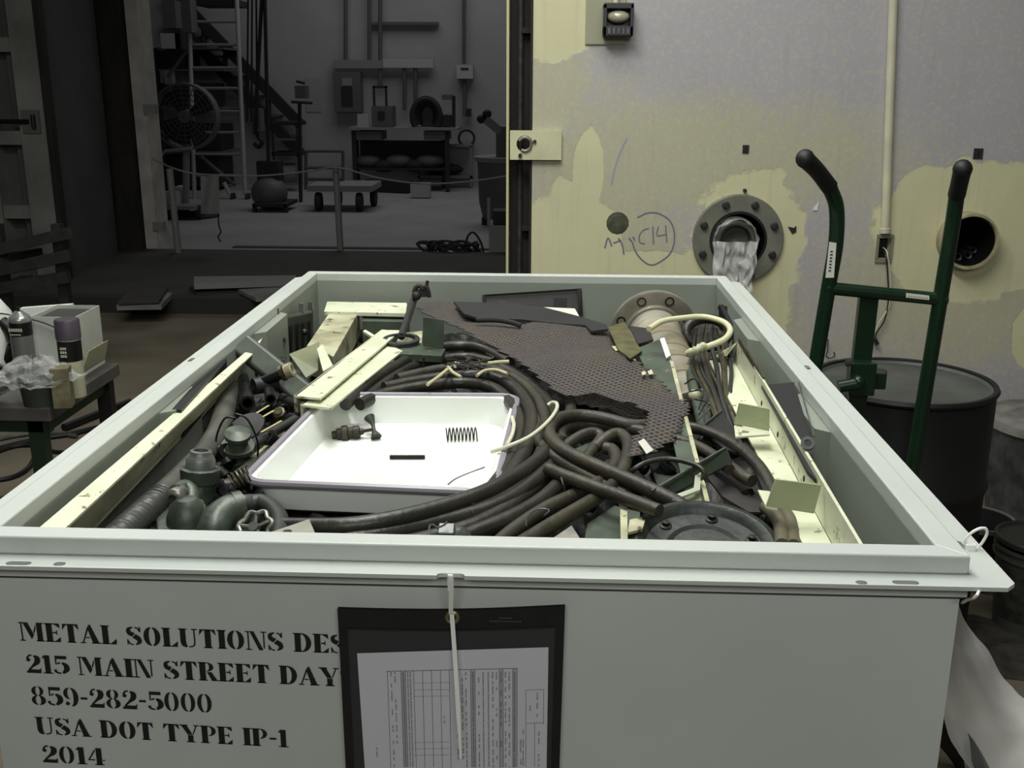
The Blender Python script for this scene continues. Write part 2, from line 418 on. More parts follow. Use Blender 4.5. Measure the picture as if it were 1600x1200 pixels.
CLEAR = bpy.data.materials.new('clear_plastic'); CLEAR.use_nodes = True
def clearmat(m, fac, col, rough, bump=0., scale=40., spec=.5):
    nt = m.node_tree; N = nt.nodes; L = nt.links; out = N['Material Output']; b = N['Principled BSDF']
    b.inputs['Base Color'].default_value = lin(col); b.inputs['Roughness'].default_value = rough
    tr = N.new('ShaderNodeBsdfTransparent'); mx = N.new('ShaderNodeMixShader'); mx.inputs[0].default_value = fac
    L.new(tr.outputs[0], mx.inputs[1]); L.new(b.outputs[0], mx.inputs[2]); L.new(mx.outputs[0], out.inputs[0])
    if bump:
        n = N.new('ShaderNodeTexNoise'); n.inputs['Scale'].default_value = scale; n.inputs['Detail'].default_value = 3
        tc = N.new('ShaderNodeTexCoord'); mp = N.new('ShaderNodeMapping'); mp.inputs['Scale'].default_value = (1, 1, .35); L.new(tc.outputs['Object'], mp.inputs[0]); L.new(mp.outputs[0], n.inputs[0])
        bp = N.new('ShaderNodeBump'); bp.inputs['Strength'].default_value = bump; bp.inputs['Distance'].default_value = .02
        L.new(n.outputs[0], bp.inputs['Height']); L.new(bp.outputs[0], b.inputs['Normal'])
clearmat(CLEAR, .5, (232, 234, 230), .1, 1.0, 22)
def film(u, v):      # sleeve around the stub then hanging skirt
    an = 2*math.pi*u; r = .098+.012*noise.noise(V((math.cos(an)*3, math.sin(an)*3, v*5)))
    return V((pc.x+math.cos(an)*r, pc.y-.02-v*.155, pc.z+math.sin(an)*r))
Pt(pr, 'plastic_wrap', MB().grid(film, 48, 14), CLEAR)
def skirt(u, v):
    tl = atY(1113, 378, WY-.12); tr_ = atY(1185, 378, WY-.12); bl = atY(1120, 470, WY-.15); br = atY(1175, 456, WY-.15)
    p = (tl*(1-u)+tr_*u)*(1-v)+(bl*(1-u)+br*u)*v
    q = noise.noise(V((u*4, v*1.5, 3)))*.05+.006*math.sin(u*17+v*5)+.03*noise.noise(V((u*9, v*5, 8)))
    return p+V((.006*math.sin(v*9+u*4), q, -.012*noise.noise(V((u*6, 0, 9)))*v))
Pt(pr, 'plastic_skirt', MB().grid(skirt, 40, 26), CLEAR, 'loose crumpled clear plastic hanging down')
Pt(pr, 'rubber_band', MB().lathe([(.105, .0), (.105, .012), (.098, .012), (.098, 0)], pc+ax*.09, ax, 40, closed=True), mat('tape', (170, 170, 150), .6))

# open pipe sleeve on the right
sv = E('wall_pipe_sleeve', 'round open pipe sleeve painted yellow, sticking out of the wall at right', 'pipe', (hS.x, WY, hS.z-.12))
c0 = V((hS.x, WY, hS.z))
Pt(sv, 'sleeve', MB().lathe([(.128, -.5), (.128, .07), (.124, .085), (.115, .085), (.112, .07), (.112, -.5)], c0, ax, 40, closed=True), mat('yellow_sleeve_paint', (186, 180, 140), .6, c2=(150, 142, 112), scale=12, bump=.2))
Pt(sv, 'shade_liner', MB().lathe([(.1115, -.5), (.1115, .066), (.109, .066), (.109, -.5)], c0, ax, 40, closed=True), BLACK)  # added black lining, stands in for the shade inside the sleeve
for k, (dx, dz, r) in enumerate(((-.05, -.08, .018), (-.005, -.087, .018), (.04, -.078, .018), (.062, -.055, .014))):
    p = c0+V((dx, .09, dz)); T('pipe_stub', 'grey tube end lying inside the open wall sleeve', 'tube', MB().lathe([(r*.6, -.3), (r*.6, .05), (r, .055), (r, -.3)], p, ax, 14, closed=True), DKGR, group='tube ends inside the wall sleeve')

# small core hole plug, squares, conduit, outlet
T('hole_plug', 'ragged grey green plugged hole left of the circled writing on the wall', 'plug', MB().lathe([(.049, -.02), (.051, .0), (.043, .004), (.0, .002)], hC+V((0, .004, 0)), ax, 11), mat('plug_grey_green', (120, 128, 98), .8, c2=(92, 98, 74), scale=30, bump=.4))
SQ = mat('dark_square', (52, 50, 56), .7)
for px, py, lab in ((1165, 233, 'small dark square plate on the wall above the ring flange'), (1528, 240, 'small dark square plate on the wall above the open pipe sleeve')):
    p = atY(px, py, WY); r = .026 if px < 1300 else .034
    e = E('wall_anchor_plate', lab, 'plate', (p.x, WY, p.z-.02), 'small square plates on the wall')
    Pt(e, 'plate', MB().box((p.x, WY-.003, p.z), (.028 if px < 1300 else .04, .006, .036 if px < 1300 else .046)), SQ)
    Pt(e, 'slot', MB().box((p.x, WY-.007, p.z), (.003, .003, .03)), BLACK)
p = atY(1163, 297, WY); T('wall_stud', 'tiny threaded stud just above the ring flange', 'stud', MB().cyl((p.x, WY, p.z), (p.x, WY-.03, p.z), .008, 8), DKGR)
for px, py, pts in ((1274, 322, [(-.012, -.02), (.01, -.018), (.012, .02), (.0, .004)]), (1238, 358, [(-.022, .012), (.006, .006), (.016, .016), (.018, -.012), (.0, -.022)])):
    p = atY(px, py, WY); fl = [V((p.x+a, WY-.002, p.z+b)) for a, b in pts]
    T('paint_flake', 'small pale paint flake curling off the wall' if px > 1250 else 'small dark chip mark in the yellow paint beside the ring flange', 'paint flake', MB().slab(fl, (0, -.003, 0)), WHITEP if px > 1250 else SQ)
cdm = MB(); ct = atY(1396, 0, WY-.024); cbm = atY(1383, 364, WY-.024)
ct2 = cbm+(ct-cbm)*3.0
cdm.tube([cbm, ct2], .0195, 14, smooth=0)
cn = E('conduit', 'thin yellow painted conduit running up the wall from the outlet box', 'conduit', (cbm.x, WY, cbm.z))
CPNT = mat('conduit_paint', (214, 212, 178), .5, c2=(190, 186, 168), scale=6)
Pt(cn, 'pipe', cdm, CPNT)
Pt(cn, 'connector', MB().lathe([(.0, 0), (.024, .0), (.024, .02), (.0195, .024)], cbm, (ct2-cbm), 12), CPNT)
ob = E('outlet_box', 'small open outlet box at the bottom of the conduit with loose wires', 'outlet box', (hO.x, WY, hO.z-.07))
Pt(ob, 'box_frame', cut_frame := MB().box((hO.x, WY-.006, hO.z+.056), (.075, .012, .016)).box((hO.x, WY-.006, hO.z-.056), (.075, .012, .016)).box((hO.x-.032, WY-.006, hO.z), (.011, .012, .1)).box((hO.x+.032, WY-.006, hO.z), (.011, .012, .1)), mat('box_frame_paint', (150, 148, 128), .5))
Pt(ob, 'receptacle', MB().box((hO.x, WY+.05, hO.z), (.05, .02, .09)), BLACK)
def wpath(L_, Y=WY-.03): return [atY(a, b, Y) for a, b in L_]
WBK = mat('black_wire', (40, 40, 40), .5); WWH = mat('white_wire', (210, 208, 190), .5)
Pt(ob, 'wire', MB().tube([hO+V((0, .03, -.01))]+wpath([(1384, 400), (1387, 430), (1388, 470), (1382, 500), (1370, 520), (1367, 532)]), .0035, 6), WBK, 'black wire hanging out')
Pt(ob, 'wire', MB().tube([hO+V((.005, .03, 0))]+wpath([(1386, 395), (1391, 430), (1391, 465), (1386, 485), (1374, 503), (1366, 522), (1362, 540)]), .003, 6), WWH, 'white wire hanging out')
Pt(ob, 'wire_nut', MB().cyl(atY(1367, 530, WY-.03), atY(1371, 538, WY-.03), .01, 8), DKGR)
T('wire_hook', 'short bent wire hook on the wall behind the hand truck', 'wire', MB().tube(wpath([(1294, 530), (1293, 548), (1291, 556), (1297, 560), (1304, 556), (1303, 550)], WY-.02), .0025, 6), WBK)

# light fixture high on the wall
lf = atY(961, 33, WY)
lt = E('wall_lamp', 'small dark square wall lamp with a clear lens, high on the patched wall', 'lamp', (lf.x, WY, lf.z-.07))
DKP = mat('dark_purple_grey_casting', (58, 54, 60), .4)
_K = 1.18
def _L(mb):
    for i, v in enumerate(mb.v): mb.v[i] = V((lf.x+(v.x-lf.x)*_K, WY+(v.y-WY)*_K, lf.z+(v.z-lf.z)*_K))
    return mb
Pt(lt, 'back_plate', _L(MB().box((lf.x-.035, WY-.005, lf.z-.004), (.15, .01, .16))), mat('old_plate_mark', (166, 166, 140), .7), bev=.004)
Pt(lt, 'housing', _L(MB().box((lf.x+.008, WY-.05, lf.z+.048), (.108, .09, .02)).box((lf.x-.04, WY-.05, lf.z), (.012, .09, .11)).box((lf.x+.056, WY-.05, lf.z), (.012, .09, .11)).box((lf.x+.008, WY-.05, lf.z-.038), (.108, .09, .034)).box((lf.x+.008, WY-.02, lf.z), (.1, .03, .1))), DKP, bev=.003)
Pt(lt, 'lens', _L(MB().ball((lf.x+.008, WY-.065, lf.z+.012), .042, 16, (1, .7, .55))), mat('smoky_lens', (190, 188, 160), .08, .2))
Pt(lt, 'vent_grille', _L(MB().box((lf.x-.025, WY-.096, lf.z-.038), (.006, .004, .02)).box((lf.x-.008, WY-.096, lf.z-.038), (.006, .004, .02)).box((lf.x+.009, WY-.096, lf.z-.038), (.006, .004, .02)).box((lf.x+.026, WY-.096, lf.z-.038), (.006, .004, .02)).box((lf.x+.043, WY-.096, lf.z-.038), (.006, .004, .02))), GREY)
Pt(lt, 'supply_conduit', _L(MB().cyl((lf.x-.0, WY-.03, lf.z+.05), (lf.x-.0, WY-.03, lf.z+2.1), .01, 10)), CPNT)

# latch bracket
b0 = atY(797, 204, WY-.03); b1 = atY(877, 250, WY-.03); bz = (b0.z+b1.z)/2
bk = E('latch_bracket', 'yellow welded latch plate with a torn round hole beside the doorway', 'bracket', ((b0.x+b1.x)/2, WY, bz-.06))
YP = mat('yellow_plate_paint', (216, 215, 176), .5, c2=(200, 198, 162), scale=8)
o = Pt(bk, 'plate', MB().box(((b0.x+b1.x)/2, WY-.018, bz), (b1.x-b0.x, .03, b0.z-b1.z)), YP)
hp = atY(820, 225, WY-.03); cut(o, MB().cyl((hp.x, WY-.2, hp.z), (hp.x, WY+.2, hp.z), .038, 14))
for m_ in (YP,): pass
Pt(bk, 'latch_shackle', MB().tube([V((hp.x+.03*math.cos(a), WY-.04, hp.z+.03*math.sin(a))) for a in [math.radians(x) for x in (150, 90, 30, -30, -80, -120)]], .007, 8), mat('worn_steel', (150, 146, 128), .4, .4))
Pt(bk, 'bolt', MB().cyl((hp.x-.02, WY-.03, hp.z-.05), (hp.x-.02, WY-.05, hp.z-.05), .009, 8).cyl((hp.x+.045, WY-.03, hp.z+.012), (hp.x+.045, WY-.045, hp.z+.012), .008, 8), DKGR)

# handwriting on the wall
MARK = mat('marker_ink', (134, 130, 156), .8)
def stroke3(mb, pts, w=.006):
    P = crom([atY(a, b, WY-.0012) for a, b in pts], 5); vs = []; fs = []
    for i, p in enumerate(P):
        t = (P[min(i+1, len(P)-1)]-P[max(i-1, 0)]).normalized(); n = V((-t.z, 0, t.x))*w/2
        vs += [p+n, p-n]
    fs = [(2*i, 2*i+1, 2*i+3, 2*i+2) for i in range(len(P)-1)]
    return mb.add(vs, fs)
wr = MB()
stroke3(wr, [(996, 340), (1012, 333), (1030, 334), (1048, 347), (1054, 370), (1048, 395), (1030, 410), (1016, 414), (1003, 406), (993, 393), (988, 378)], .007)
stroke3(wr, [(1014, 357), (1005, 360), (999, 369), (1000, 379), (1008, 381)])
stroke3(wr, [(1020, 354), (1021, 382)]); stroke3(wr, [(1029, 354), (1027, 368), (1042, 366)]); stroke3(wr, [(1040, 352), (1042, 379)])
tagit(Pt(None, 'wall_writing', wr, MARK), 'purple marker writing C14 in a hand drawn circle on the wall', 'writing')
wr = MB(); stroke3(wr, [(945, 388), (950, 372), (956, 385)], .007); stroke3(wr, [(966, 372), (972, 382), (975, 398)], .007); stroke3(wr, [(958, 380), (970, 376)], .007); stroke3(wr, [(983, 372), (987, 378)], .008); stroke3(wr, [(989, 370), (992, 376)], .008)
tagit(Pt(None, 'wall_writing', wr, MARK), 'smudged purple inch mark written under the plugged hole', 'writing')
wr = MB(); stroke3(wr, [(980, 216), (970, 236), (961, 262), (955, 290)], .007)
tagit(Pt(None, 'marker_line', wr, mat('faint_marker', (160, 156, 182), .8)), 'faint purple marker line slanting down the wall left of centre', 'mark')
# ============================================================ WASTE BOX
IX = .56; IY0, IY1 = 1.1617, 2.925; RZ = 1.86-.5215; RW = .031; FW = .044; FWF = .031
PY = IY0-.025                      # outer face of the front panel
bx = E('waste_box', 'large open grey green steel waste box filled with scrap metal and hoses', 'metal box', (0, (IY0+IY1)/2, .15))
def ring(mb, ix, iy0, iy1, ox, oy0, oy1, z0, z1, ch=0):
    A = [(-ix, iy0), (ix, iy0), (ix, iy1), (-ix, iy1)]; B = [(-ox, oy0), (ox, oy0), (ox, oy1), (-ox, oy1)]
    for i in range(4):
        j = (i+1) % 4
        mb.slab([V((*A[i], z0)), V((*A[j], z0)), V((*B[j], z0)), V((*B[i], z0))], (0, 0, z1-z0))
    return mb
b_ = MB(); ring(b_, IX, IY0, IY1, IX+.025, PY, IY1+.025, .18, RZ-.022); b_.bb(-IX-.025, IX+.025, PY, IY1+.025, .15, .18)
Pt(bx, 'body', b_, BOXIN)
b_ = MB(); b_.bb(-IX-.026, IX+.026, PY-.001, PY, .15, RZ-.045)
Pt(bx, 'front_panel', b_, BOXP)
b_ = MB(); ring(b_, IX, IY0, IY1, IX+RW, IY0-RW, IY1+RW, RZ-.0235, RZ)
Pt(bx, 'rim', b_, BOXP, bev=.003)
b_ = MB(); ring(b_, IX+.026, PY-.002, IY1+.026, IX+RW+.001, IY0-RW, IY1+RW, RZ-.052, RZ-.0235)
Pt(bx, 'rim_angle', b_, BOXP)
fo = MB(); ox, oy0, oy1 = IX+RW+FW, IY0-RW-FWF, IY1+RW+.035; zf = RZ-.0235
c_ = .012
outer = [(-ox+c_, oy0), (ox-c_, oy0), (ox, oy0+c_), (ox, oy1-c_), (ox-c_, oy1), (-ox+c_, oy1), (-ox, oy1-c_), (-ox, oy0+c_)]
fo.slab([V((x, y, zf-.005)) for x, y in outer], (0, 0, .005))
fl_ = Pt(bx, 'flange', fo, BOXP)
cc = MB().bb(-IX-RW, IX+RW, IY0-RW, IY1+RW, zf-.05, zf+.05)
def slot(mb, px, py, L_, ax_='x', w=.005):
    p = at(px, py, 1.86-zf); n = 10; pts = []
    for k in range(2*n+2):
        an = math.pi*(k if k <= n else k-1)/n+math.pi/2; s_ = -1 if k <= n else 1
        q = V((s_*(L_/2-w)+w*math.cos(an), w*math.sin(an), 0))
        if ax_ == 'y': q = V((q.y, q.x, 0))
        pts.append(V((p.x, p.y, zf-.03))+q)
    mb.slab(pts, (0, 0, .06))
cut(fl_, cc); cc = MB()
for a in ((29, 880, .03), (93, 881, .014), (704, 899, .032), (1346, 910, .013), (1415, 910, .03)): slot(cc, a[0], a[1], a[2])
slot(cc, 1500, 852, .026, 'y'); slot(cc, 1262, 574, .03, 'y'); slot(cc, 299, 562, .03, 'y')
cut(fl_, cc)
# inner stiffening ribs
def rib(side, pxa, pya, pxb, pyb):
    ya, yb = sorted((at(pxa, pya, .545).y, at(pxb, pyb, .545).y)); x = side*IX
    mb = MB(); d = .022
    pts = [V((x, ya-.02, .2)), V((x-side*d, ya+.0, .2)), V((x-side*d, yb, .2)), V((x, yb+.02, .2))]
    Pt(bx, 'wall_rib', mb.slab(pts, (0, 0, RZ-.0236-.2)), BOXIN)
rib(1, 1275, 620, 1312, 670); rib(1, 1168, 500, 1192, 530)
rib(-1, 265, 608, 226, 640); rib(-1, 412, 490, 380, 518)
Pt(bx, 'seam_or_shade_line', MB().bb(-IX-.028, IX+.028, PY-.0068, PY-.001, RZ-.0535, RZ-.052), mat('painted_shadow_line', (60, 64, 60), .7))  # dark strip painted in for the shadow line below the rim angle
Pt(bx, 'skid', MB().bb(-.5, -.38, PY, IY1, 0, .15).bb(.38, .5, PY, IY1, 0, .15), BOXP)

# ---- stencilled lettering (own glyphs)
def strip(pts, n=5):
    P = crom([V((a, b, c)) for a, b, c in pts], n) if len(pts) > 2 else [V(p) for p in pts]
    L_, R__ = [], []
    for i, p in enumerate(P):
        t = P[min(i+1, len(P)-1)]-P[max(i-1, 0)]; t = V((t.x, t.y, 0)).normalized(); n_ = V((-t.y, t.x, 0))*p.z/2
        L_.append((p.x+n_.x, p.y+n_.y)); R__.append((p.x-n_.x, p.y-n_.y))
    return [[L_[i], L_[i+1], R__[i+1], R__[i]] for i in range(len(P)-1)]
def rc(x0, y0, x1, y1): return [[(x0, y0), (x1, y0), (x1, y1), (x0, y1)]]
def stem(x, t=.265, s=.065):           # heavy stem with slab serifs
    return rc(x, 0, x+t, 1)+rc(x-s, 0, x+t+s, .06)+rc(x-s, .94, x+t+s, 1)
def halfO(cx, side, rx=.33, ix=.1, g=.035, y0=0, y1=1):
    cy = (y0+y1)/2; ry = (y1-y0)/2; iy = ry*.86; out = []; n = 12
    A = [(cx+side*(g+(rx-g)*math.sin(math.pi*k/n)), cy+ry*math.cos(math.pi*k/n)) for k in range(n+1)]
    B = [(cx+side*(g+ix*math.sin(math.pi*k/n)), cy+iy*math.cos(math.pi*k/n)) for k in range(n+1)]
    return [[A[k], A[k+1], B[k+1], B[k]] for k in range(n)]
G = {}
G['I'] = (.42, stem(.09))
G['L'] = (.74, stem(.08)+rc(.42, 0, .68, .06)+[[(.44, .06), (.68, .06), (.7, .3)]])
G['E'] = (.76, stem(.08)+rc(.42, 0, .68, .06)+[[(.46, .06), (.68, .06), (.7, .28)]]+rc(.42, .94, .68, 1)+[[(.46, .94), (.7, .74), (.68, .94)]]+rc(.37, .47, .5, .54)+[[(.48, .5), (.56, .36), (.56, .66)]])
G['T'] = (.80, stem(.28)+rc(.06, .94, .24, 1)+rc(.56, .94, .74, 1)+[[(.03, .68), (.06, .94), (.22, .94)]]+[[(.77, .68), (.58, .94), (.74, .94)]])
G['M'] = (1.12, rc(.08, 0, .14, 1)+rc(.0, 0, .24, .06)+rc(.0, .94, .2, 1)+[[(.18, 1), (.4, 1), (.64, .35), (.52, .1)]]+[[(.66, .42), (.74, .7), (.74, .9), (.62, .5)]]+rc(.78, 0, 1.02, 1)+rc(.72, 0, 1.09, .06)+rc(.9, .94, 1.09, 1))
G['N'] = (.96, rc(.1, 0, .16, 1)+rc(.0, 0, .27, .06)+rc(.0, .94, .2, 1)+[[(.2, 1), (.38, 1), (.76, .04), (.72, 0), (.58, 0)]]+rc(.78, .1, .84, 1)+rc(.68, .94, .94, 1))
G['A'] = (.92, [[(.08, 0), (.14, 0), (.40, .78), (.38, .95)]]+rc(.0, 0, .24, .06)+[[(.42, 1), (.5, 1), (.84, 0), (.56, 0), (.38, .72)]]+rc(.5, 0, .91, .06)+rc(.27, .28, .44, .34))
G['Y'] = (.9, rc(.34, 0, .58, .42)+rc(.26, 0, .66, .06)+[[(.34, .44), (.56, .44), (.3, 1), (.04, 1)]]+rc(-.02, .94, .36, 1)+[[(.6, .46), (.78, .97), (.72, .97), (.56, .5)]]+rc(.62, .94, .88, 1))
G['O'] = (.84, halfO(.41, -1, .37)+halfO(.41, 1, .37))
G['0'] = (.74, halfO(.36, -1, .32)+halfO(.36, 1, .32))
G['D'] = (.86, stem(.08)+halfO(.36, 1, .44, .18, .03))
G['P'] = (.76, stem(.08)+halfO(.36, 1, .36, .14, .03, .42, 1))
G['R'] = (.88, stem(.08)+halfO(.36, 1, .34, .12, .03, .5, 1)+[[(.40, .47), (.6, .48), (.86, .0), (.6, .0)]]+rc(.58, 0, .9, .05))
G['U'] = (.88, rc(.08, .28, .32, 1)+rc(.0, .94, .4, 1)+strip([(.2, .3, .24), (.24, .14, .22), (.36, .03, .08)])+strip([(.44, .03, .06), (.62, .08, .07), (.7, .25, .06), (.7, .98, .06)])+rc(.58, .94, .84, 1))
G['S'] = (.74, strip([(.6, .72, .03), (.56, .88, .07), (.42, .96, .07)])+strip([(.32, .97, .06), (.14, .86, .16), (.16, .66, .22), (.34, .55, .24)])+strip([(.36, .5, .25), (.54, .36, .24), (.58, .18, .18), (.42, .03, .06)])+strip([(.32, .03, .06), (.16, .08, .07), (.06, .3, .03)])+[[(.6, .98), (.66, .98), (.66, .7), (.6, .74)]]+[[(.04, .02), (.09, .02), (.09, .3), (.04, .32)]])
G['1'] = (.5, rc(.14, 0, .38, 1)+rc(.04, 0, .48, .06)+[[(.02, .82), (.14, .84), (.14, 1)]])
G['2'] = (.74, [[(.05, .68), (.2, .6), (.27, .74), (.16, .84)]]+strip([(.1, .78, .08), (.22, .95, .08), (.34, .96, .08)])+strip([(.42, .95, .08), (.56, .82, .24), (.54, .6, .24), (.36, .4, .12), (.14, .16, .07)])+[[(.04, 0), (.68, 0), (.7, .3), (.62, .2), (.2, .2), (.04, .1)]])
G['5'] = (.74, rc(.12, .82, .64, 1)+rc(.12, .52, .18, .82)+strip([(.2, .56, .07), (.34, .63, .08)])+strip([(.42, .62, .1), (.58, .48, .22), (.6, .26, .24), (.42, .05, .1)])+strip([(.34, .04, .08), (.14, .1, .1), (.08, .24, .14)]))
G['8'] = (.74, halfO(.36, -1, .28, .07, .03, .5, 1)+halfO(.36, 1, .26, .07, .03, .5, 1)+halfO(.36, -1, .31, .1, .03, 0, .52)+halfO(.36, 1, .33, .08, .03, 0, .52))
G['9'] = (.74, halfO(.34, -1, .3, .09, .03, .38, 1)+halfO(.36, 1, .34, .1, .02, .0, 1)+[[(.08, .1), (.22, .04), (.3, .18), (.16, .28)]])
G['4'] = (.76, rc(.4, 0, .64, 1)+rc(.32, 0, .72, .06)+[[(.02, .26), (.34, .26), (.34, .33), (.12, .33), (.36, .8), (.36, .95)]]+rc(.67, .26, .76, .33))
G['-'] = (.42, rc(.06, .4, .36, .52))
G["'"] = (.2, rc(.05, .7, .15, 1))
G[' '] = (.38, [])
lt_ = MB(); fy = PY-.0022
def textline(s, l, r, cap):
    a = atY(*l, fy); b = atY(*r, fy); top = atY(*cap, fy); h = (top-a).length
    tw = sum(G[ch][0] for ch in s)-.05; X = (b-a)/tw; x = 0; Y = V((0, 0, 1))*h
    for ch in s:
        adv, polys = G[ch]
        lt_.quads([[(p[0]+x, p[1]) for p in po] for po in polys], (a, X, Y)); x += adv
textline('METAL SOLUTIONS DES', (32, 1001), (541, 1021.5), (30.5, 972))
textline('215 MAIN STREET DAYT', (41, 1051), (558, 1074), (39.5, 1022.5))
textline('859-282-5000', (49, 1101), (332, 1114), (47.5, 1072))
textline('USA DOT TYPE IP-1', (57, 1147), (450, 1168), (55.5, 1120))
textline('2014', (66, 1191), (163, 1196), (64.5, 1164.5))
Pt(bx, 'stencilled_lettering', lt_, BLACKP, 'black stencilled address lettering on the front')

# ---- document pouch hanging on the front
qy = PY-.012
dp = E('document_pouch', 'black bordered clear document pouch hanging on the front of the waste box', 'pouch', (0.04, qy, .9))
cn_ = [atY(528, 949, qy), atY(883, 945, qy)]; bl_ = atY(541, 1200, qy); br_ = atY(874, 1200, qy)
zb = .93
def down(a, b): return a+(b-a)*((a.z-zb)/(a.z-b.z))
L0, R0_ = cn_[0], cn_[1]; L1, R1 = down(L0, bl_), down(R0_, br_)
def pq(u, v, dy=0): 
    p = (L0*(1-u)+R0_*u)*(1-v)+(L1*(1-u)+R1*u)*v
    return p+V((0, dy, -.004*math.sin(u*math.pi)*(1-v)*1.0))
Hh = (L0-L1).length; Ww = (R0_-L0).length
vh = (atY(700, 985, qy).z-L0.z)/(L1.z-L0.z); vh = abs(vh)
POUCH = mat('black_vinyl_border', (30, 30, 32), .5, c2=(40, 40, 42), scale=60)
def patch(u0, u1, v0, v1, dy, t=.0015, n=10):
    mb = MB(); mb.grid(lambda a, b: pq(u0+(u1-u0)*a, v0+(v1-v0)*b, dy), n, 6); mb.grid(lambda a, b: pq(u0+(u1-u0)*a, v0+(v1-v0)*b, dy+t), n, 6); return mb
Pt(dp, 'backing', patch(.0, 1, .0, 1, .0), mat('black_backing', (40, 41, 42), .55))
Pt(dp, 'header', patch(0, 1, 0, vh, -.0035, .003), POUCH)
Pt(dp, 'border', patch(0, .04, 0, 1, -.0032, .003), POUCH); Pt(dp, 'border', patch(.96, 1, 0, 1, -.0032, .003), POUCH)
Pt(dp, 'seam_or_shade_line', patch(.04, .96, vh-.006, vh, -.0045, .001), mat('grey_stitch', (52, 52, 54), .5))
sh_ = bpy.data.materials.new('clear_vinyl'); sh_.use_nodes = True; clearmat(sh_, .07, (120, 124, 124), .12)
Pt(dp, 'clear_pocket', patch(.04, .96, vh, 1, -.0034, .0004), sh_)
gp = atY(707, 964, qy-.004)
Pt(dp, 'grommet', MB().lathe([(.0045, 0), (.0045, .002), (.0065, .003), (.0085, .002), (.009, 0)], gp, (0, -1, 0), 24, closed=True), mat('brass_grommet', (170, 158, 110), .3, .7))
tx = MB(); random.seed(3)
for row, (n, yy) in enumerate(((5, 965.5), (12, 970.5))):
    cx_ = 792
    for k in range(n):
        x = cx_+(k-n/2)*4.2; p = atY(x, yy+k*.05, qy-.0042); tx.box(p, (.0022, .0004, .0016))
Pt(dp, 'maker_print', tx, mat('grey_green_print', (96, 110, 100), .6), 'tiny illegible print')
# paper with a sideways printed form
pa = qy-.0026
pp = E('shipping_form', 'white printed form lying sideways inside the clear document pouch', 'paper', (0.03, pa, .93))
A_, B_ = atY(558, 1021, pa), atY(857, 1011.5, pa); A1 = atY(570, 1200, pa); B1 = atY(854, 1200, pa)
A1 = A_+(A1-A_)*((A_.z-zb-.01)/(A_.z-A1.z)); B1 = B_+(B1-B_)*((B_.z-zb-.01)/(B_.z-B1.z))
Pt(pp, 'sheet', MB().slab([A_, B_, B1, A1], (0, .0004, 0)), PAPER)
def q3(px, py, o=.0): return atY(px, py, pa-.0003-o)
ln = MB()
def hl(px, y0, y1, w=.5, slope=.055):   # line running down the sheet (the form is printed sideways)
    dx = (700-px)*.0-0
    f = lambda y: px+(y-1045)*(.045-(px-560)/300*.055)
    ln.add([q3(f(y0)-w, y0), q3(f(y0)+w, y0), q3(f(y1)+w, y1), q3(f(y1)-w, y1)], [(0, 1, 2, 3)])
for px in (605, 626, 633, 646, 660, 674, 688, 702, 735, 742, 780, 786, 801, 808): hl(px, 1048-(px-605)*.02, 1199, .4)
ln.add([q3(604, 1048.6), q3(809, 1043.8), q3(809, 1044.8), q3(604, 1049.6)], [(0, 1, 2, 3)])
for y in (1067, 1078, 1088, 1160, 1170, 1180): 
    ln.add([q3(646, y), q3(702, y-.8), q3(702, y-.3), q3(646, y+.5)], [(0, 1, 2, 3)])
for a, b, c, d in ((822, 1078, 851, 1077), (822, 1130, 849, 1129)):
    ln.add([q3(a, b), q3(c, d), q3(c, d+.7), q3(a, b+.7)], [(0, 1, 2, 3)])
hl(822, 1078, 1198, .35); hl(850, 1078, 1131, .35); hl(836, 1130, 1198, .35)
Pt(pp, 'form_lines', ln, PAPERINK)
shd = MB()
def shade(x0, x1, y0, y1):
    f = lambda x, y: x+(y-1045)*(.045-(x-560)/300*.055)
    shd.add([q3(f(x0, y0), y0, -.0001), q3(f(x1, y0), y0, -.0001), q3(f(x1, y1), y1, -.0001), q3(f(x0, y1), y1, -.0001)], [(0, 1, 2, 3)])
for a in ((626, 633, 1050, 1199), (735, 742, 1047, 1199), (780, 786, 1046, 1199), (801, 808, 1045, 1199)): shade(*a)
Pt(pp, 'grey_columns', shd, SHADE)
txt = MB(); random.seed(11)
for px in (611, 617, 630, 637, 641, 693, 714, 722, 728, 739, 748, 755, 763, 770, 776, 783, 790, 796, 804, 814, 829, 840, 818, 843, 584):
    y = 1050 if px not in (829, 840, 818, 843, 814, 584, 693) else {829: 1090, 840: 1082, 818: 1140, 843: 1133, 814: 1150, 584: 1168, 693: 1092}[px]
    end = 1198 if px not in (829, 840, 584, 693) else {829: 1112, 840: 1120, 584: 1182, 693: 1146}[px]
    dense = px in (630, 637, 641, 755, 763, 804, 739)
    while y < end:
        w_ = random.uniform(3, 10); 
        if dense or random.random() < .72:
            f = lambda yy: px+(yy-1045)*(.045-(px-560)/300*.055)
            k = y
            while k < min(y+w_, end):
                h = random.uniform(.9, 1.6); txt.add([q3(f(k)-h, k), q3(f(k)+.7, k), q3(f(k)+.7, k+.9), q3(f(k)-h, k+.9)], [(0, 1, 2, 3)]); k += 1.5
        y += w_+random.uniform(1, 6 if not dense else 1.5)
Pt(pp, 'print', txt, mat('form_print', (104, 104, 112), .8), 'tiny illegible sideways print')

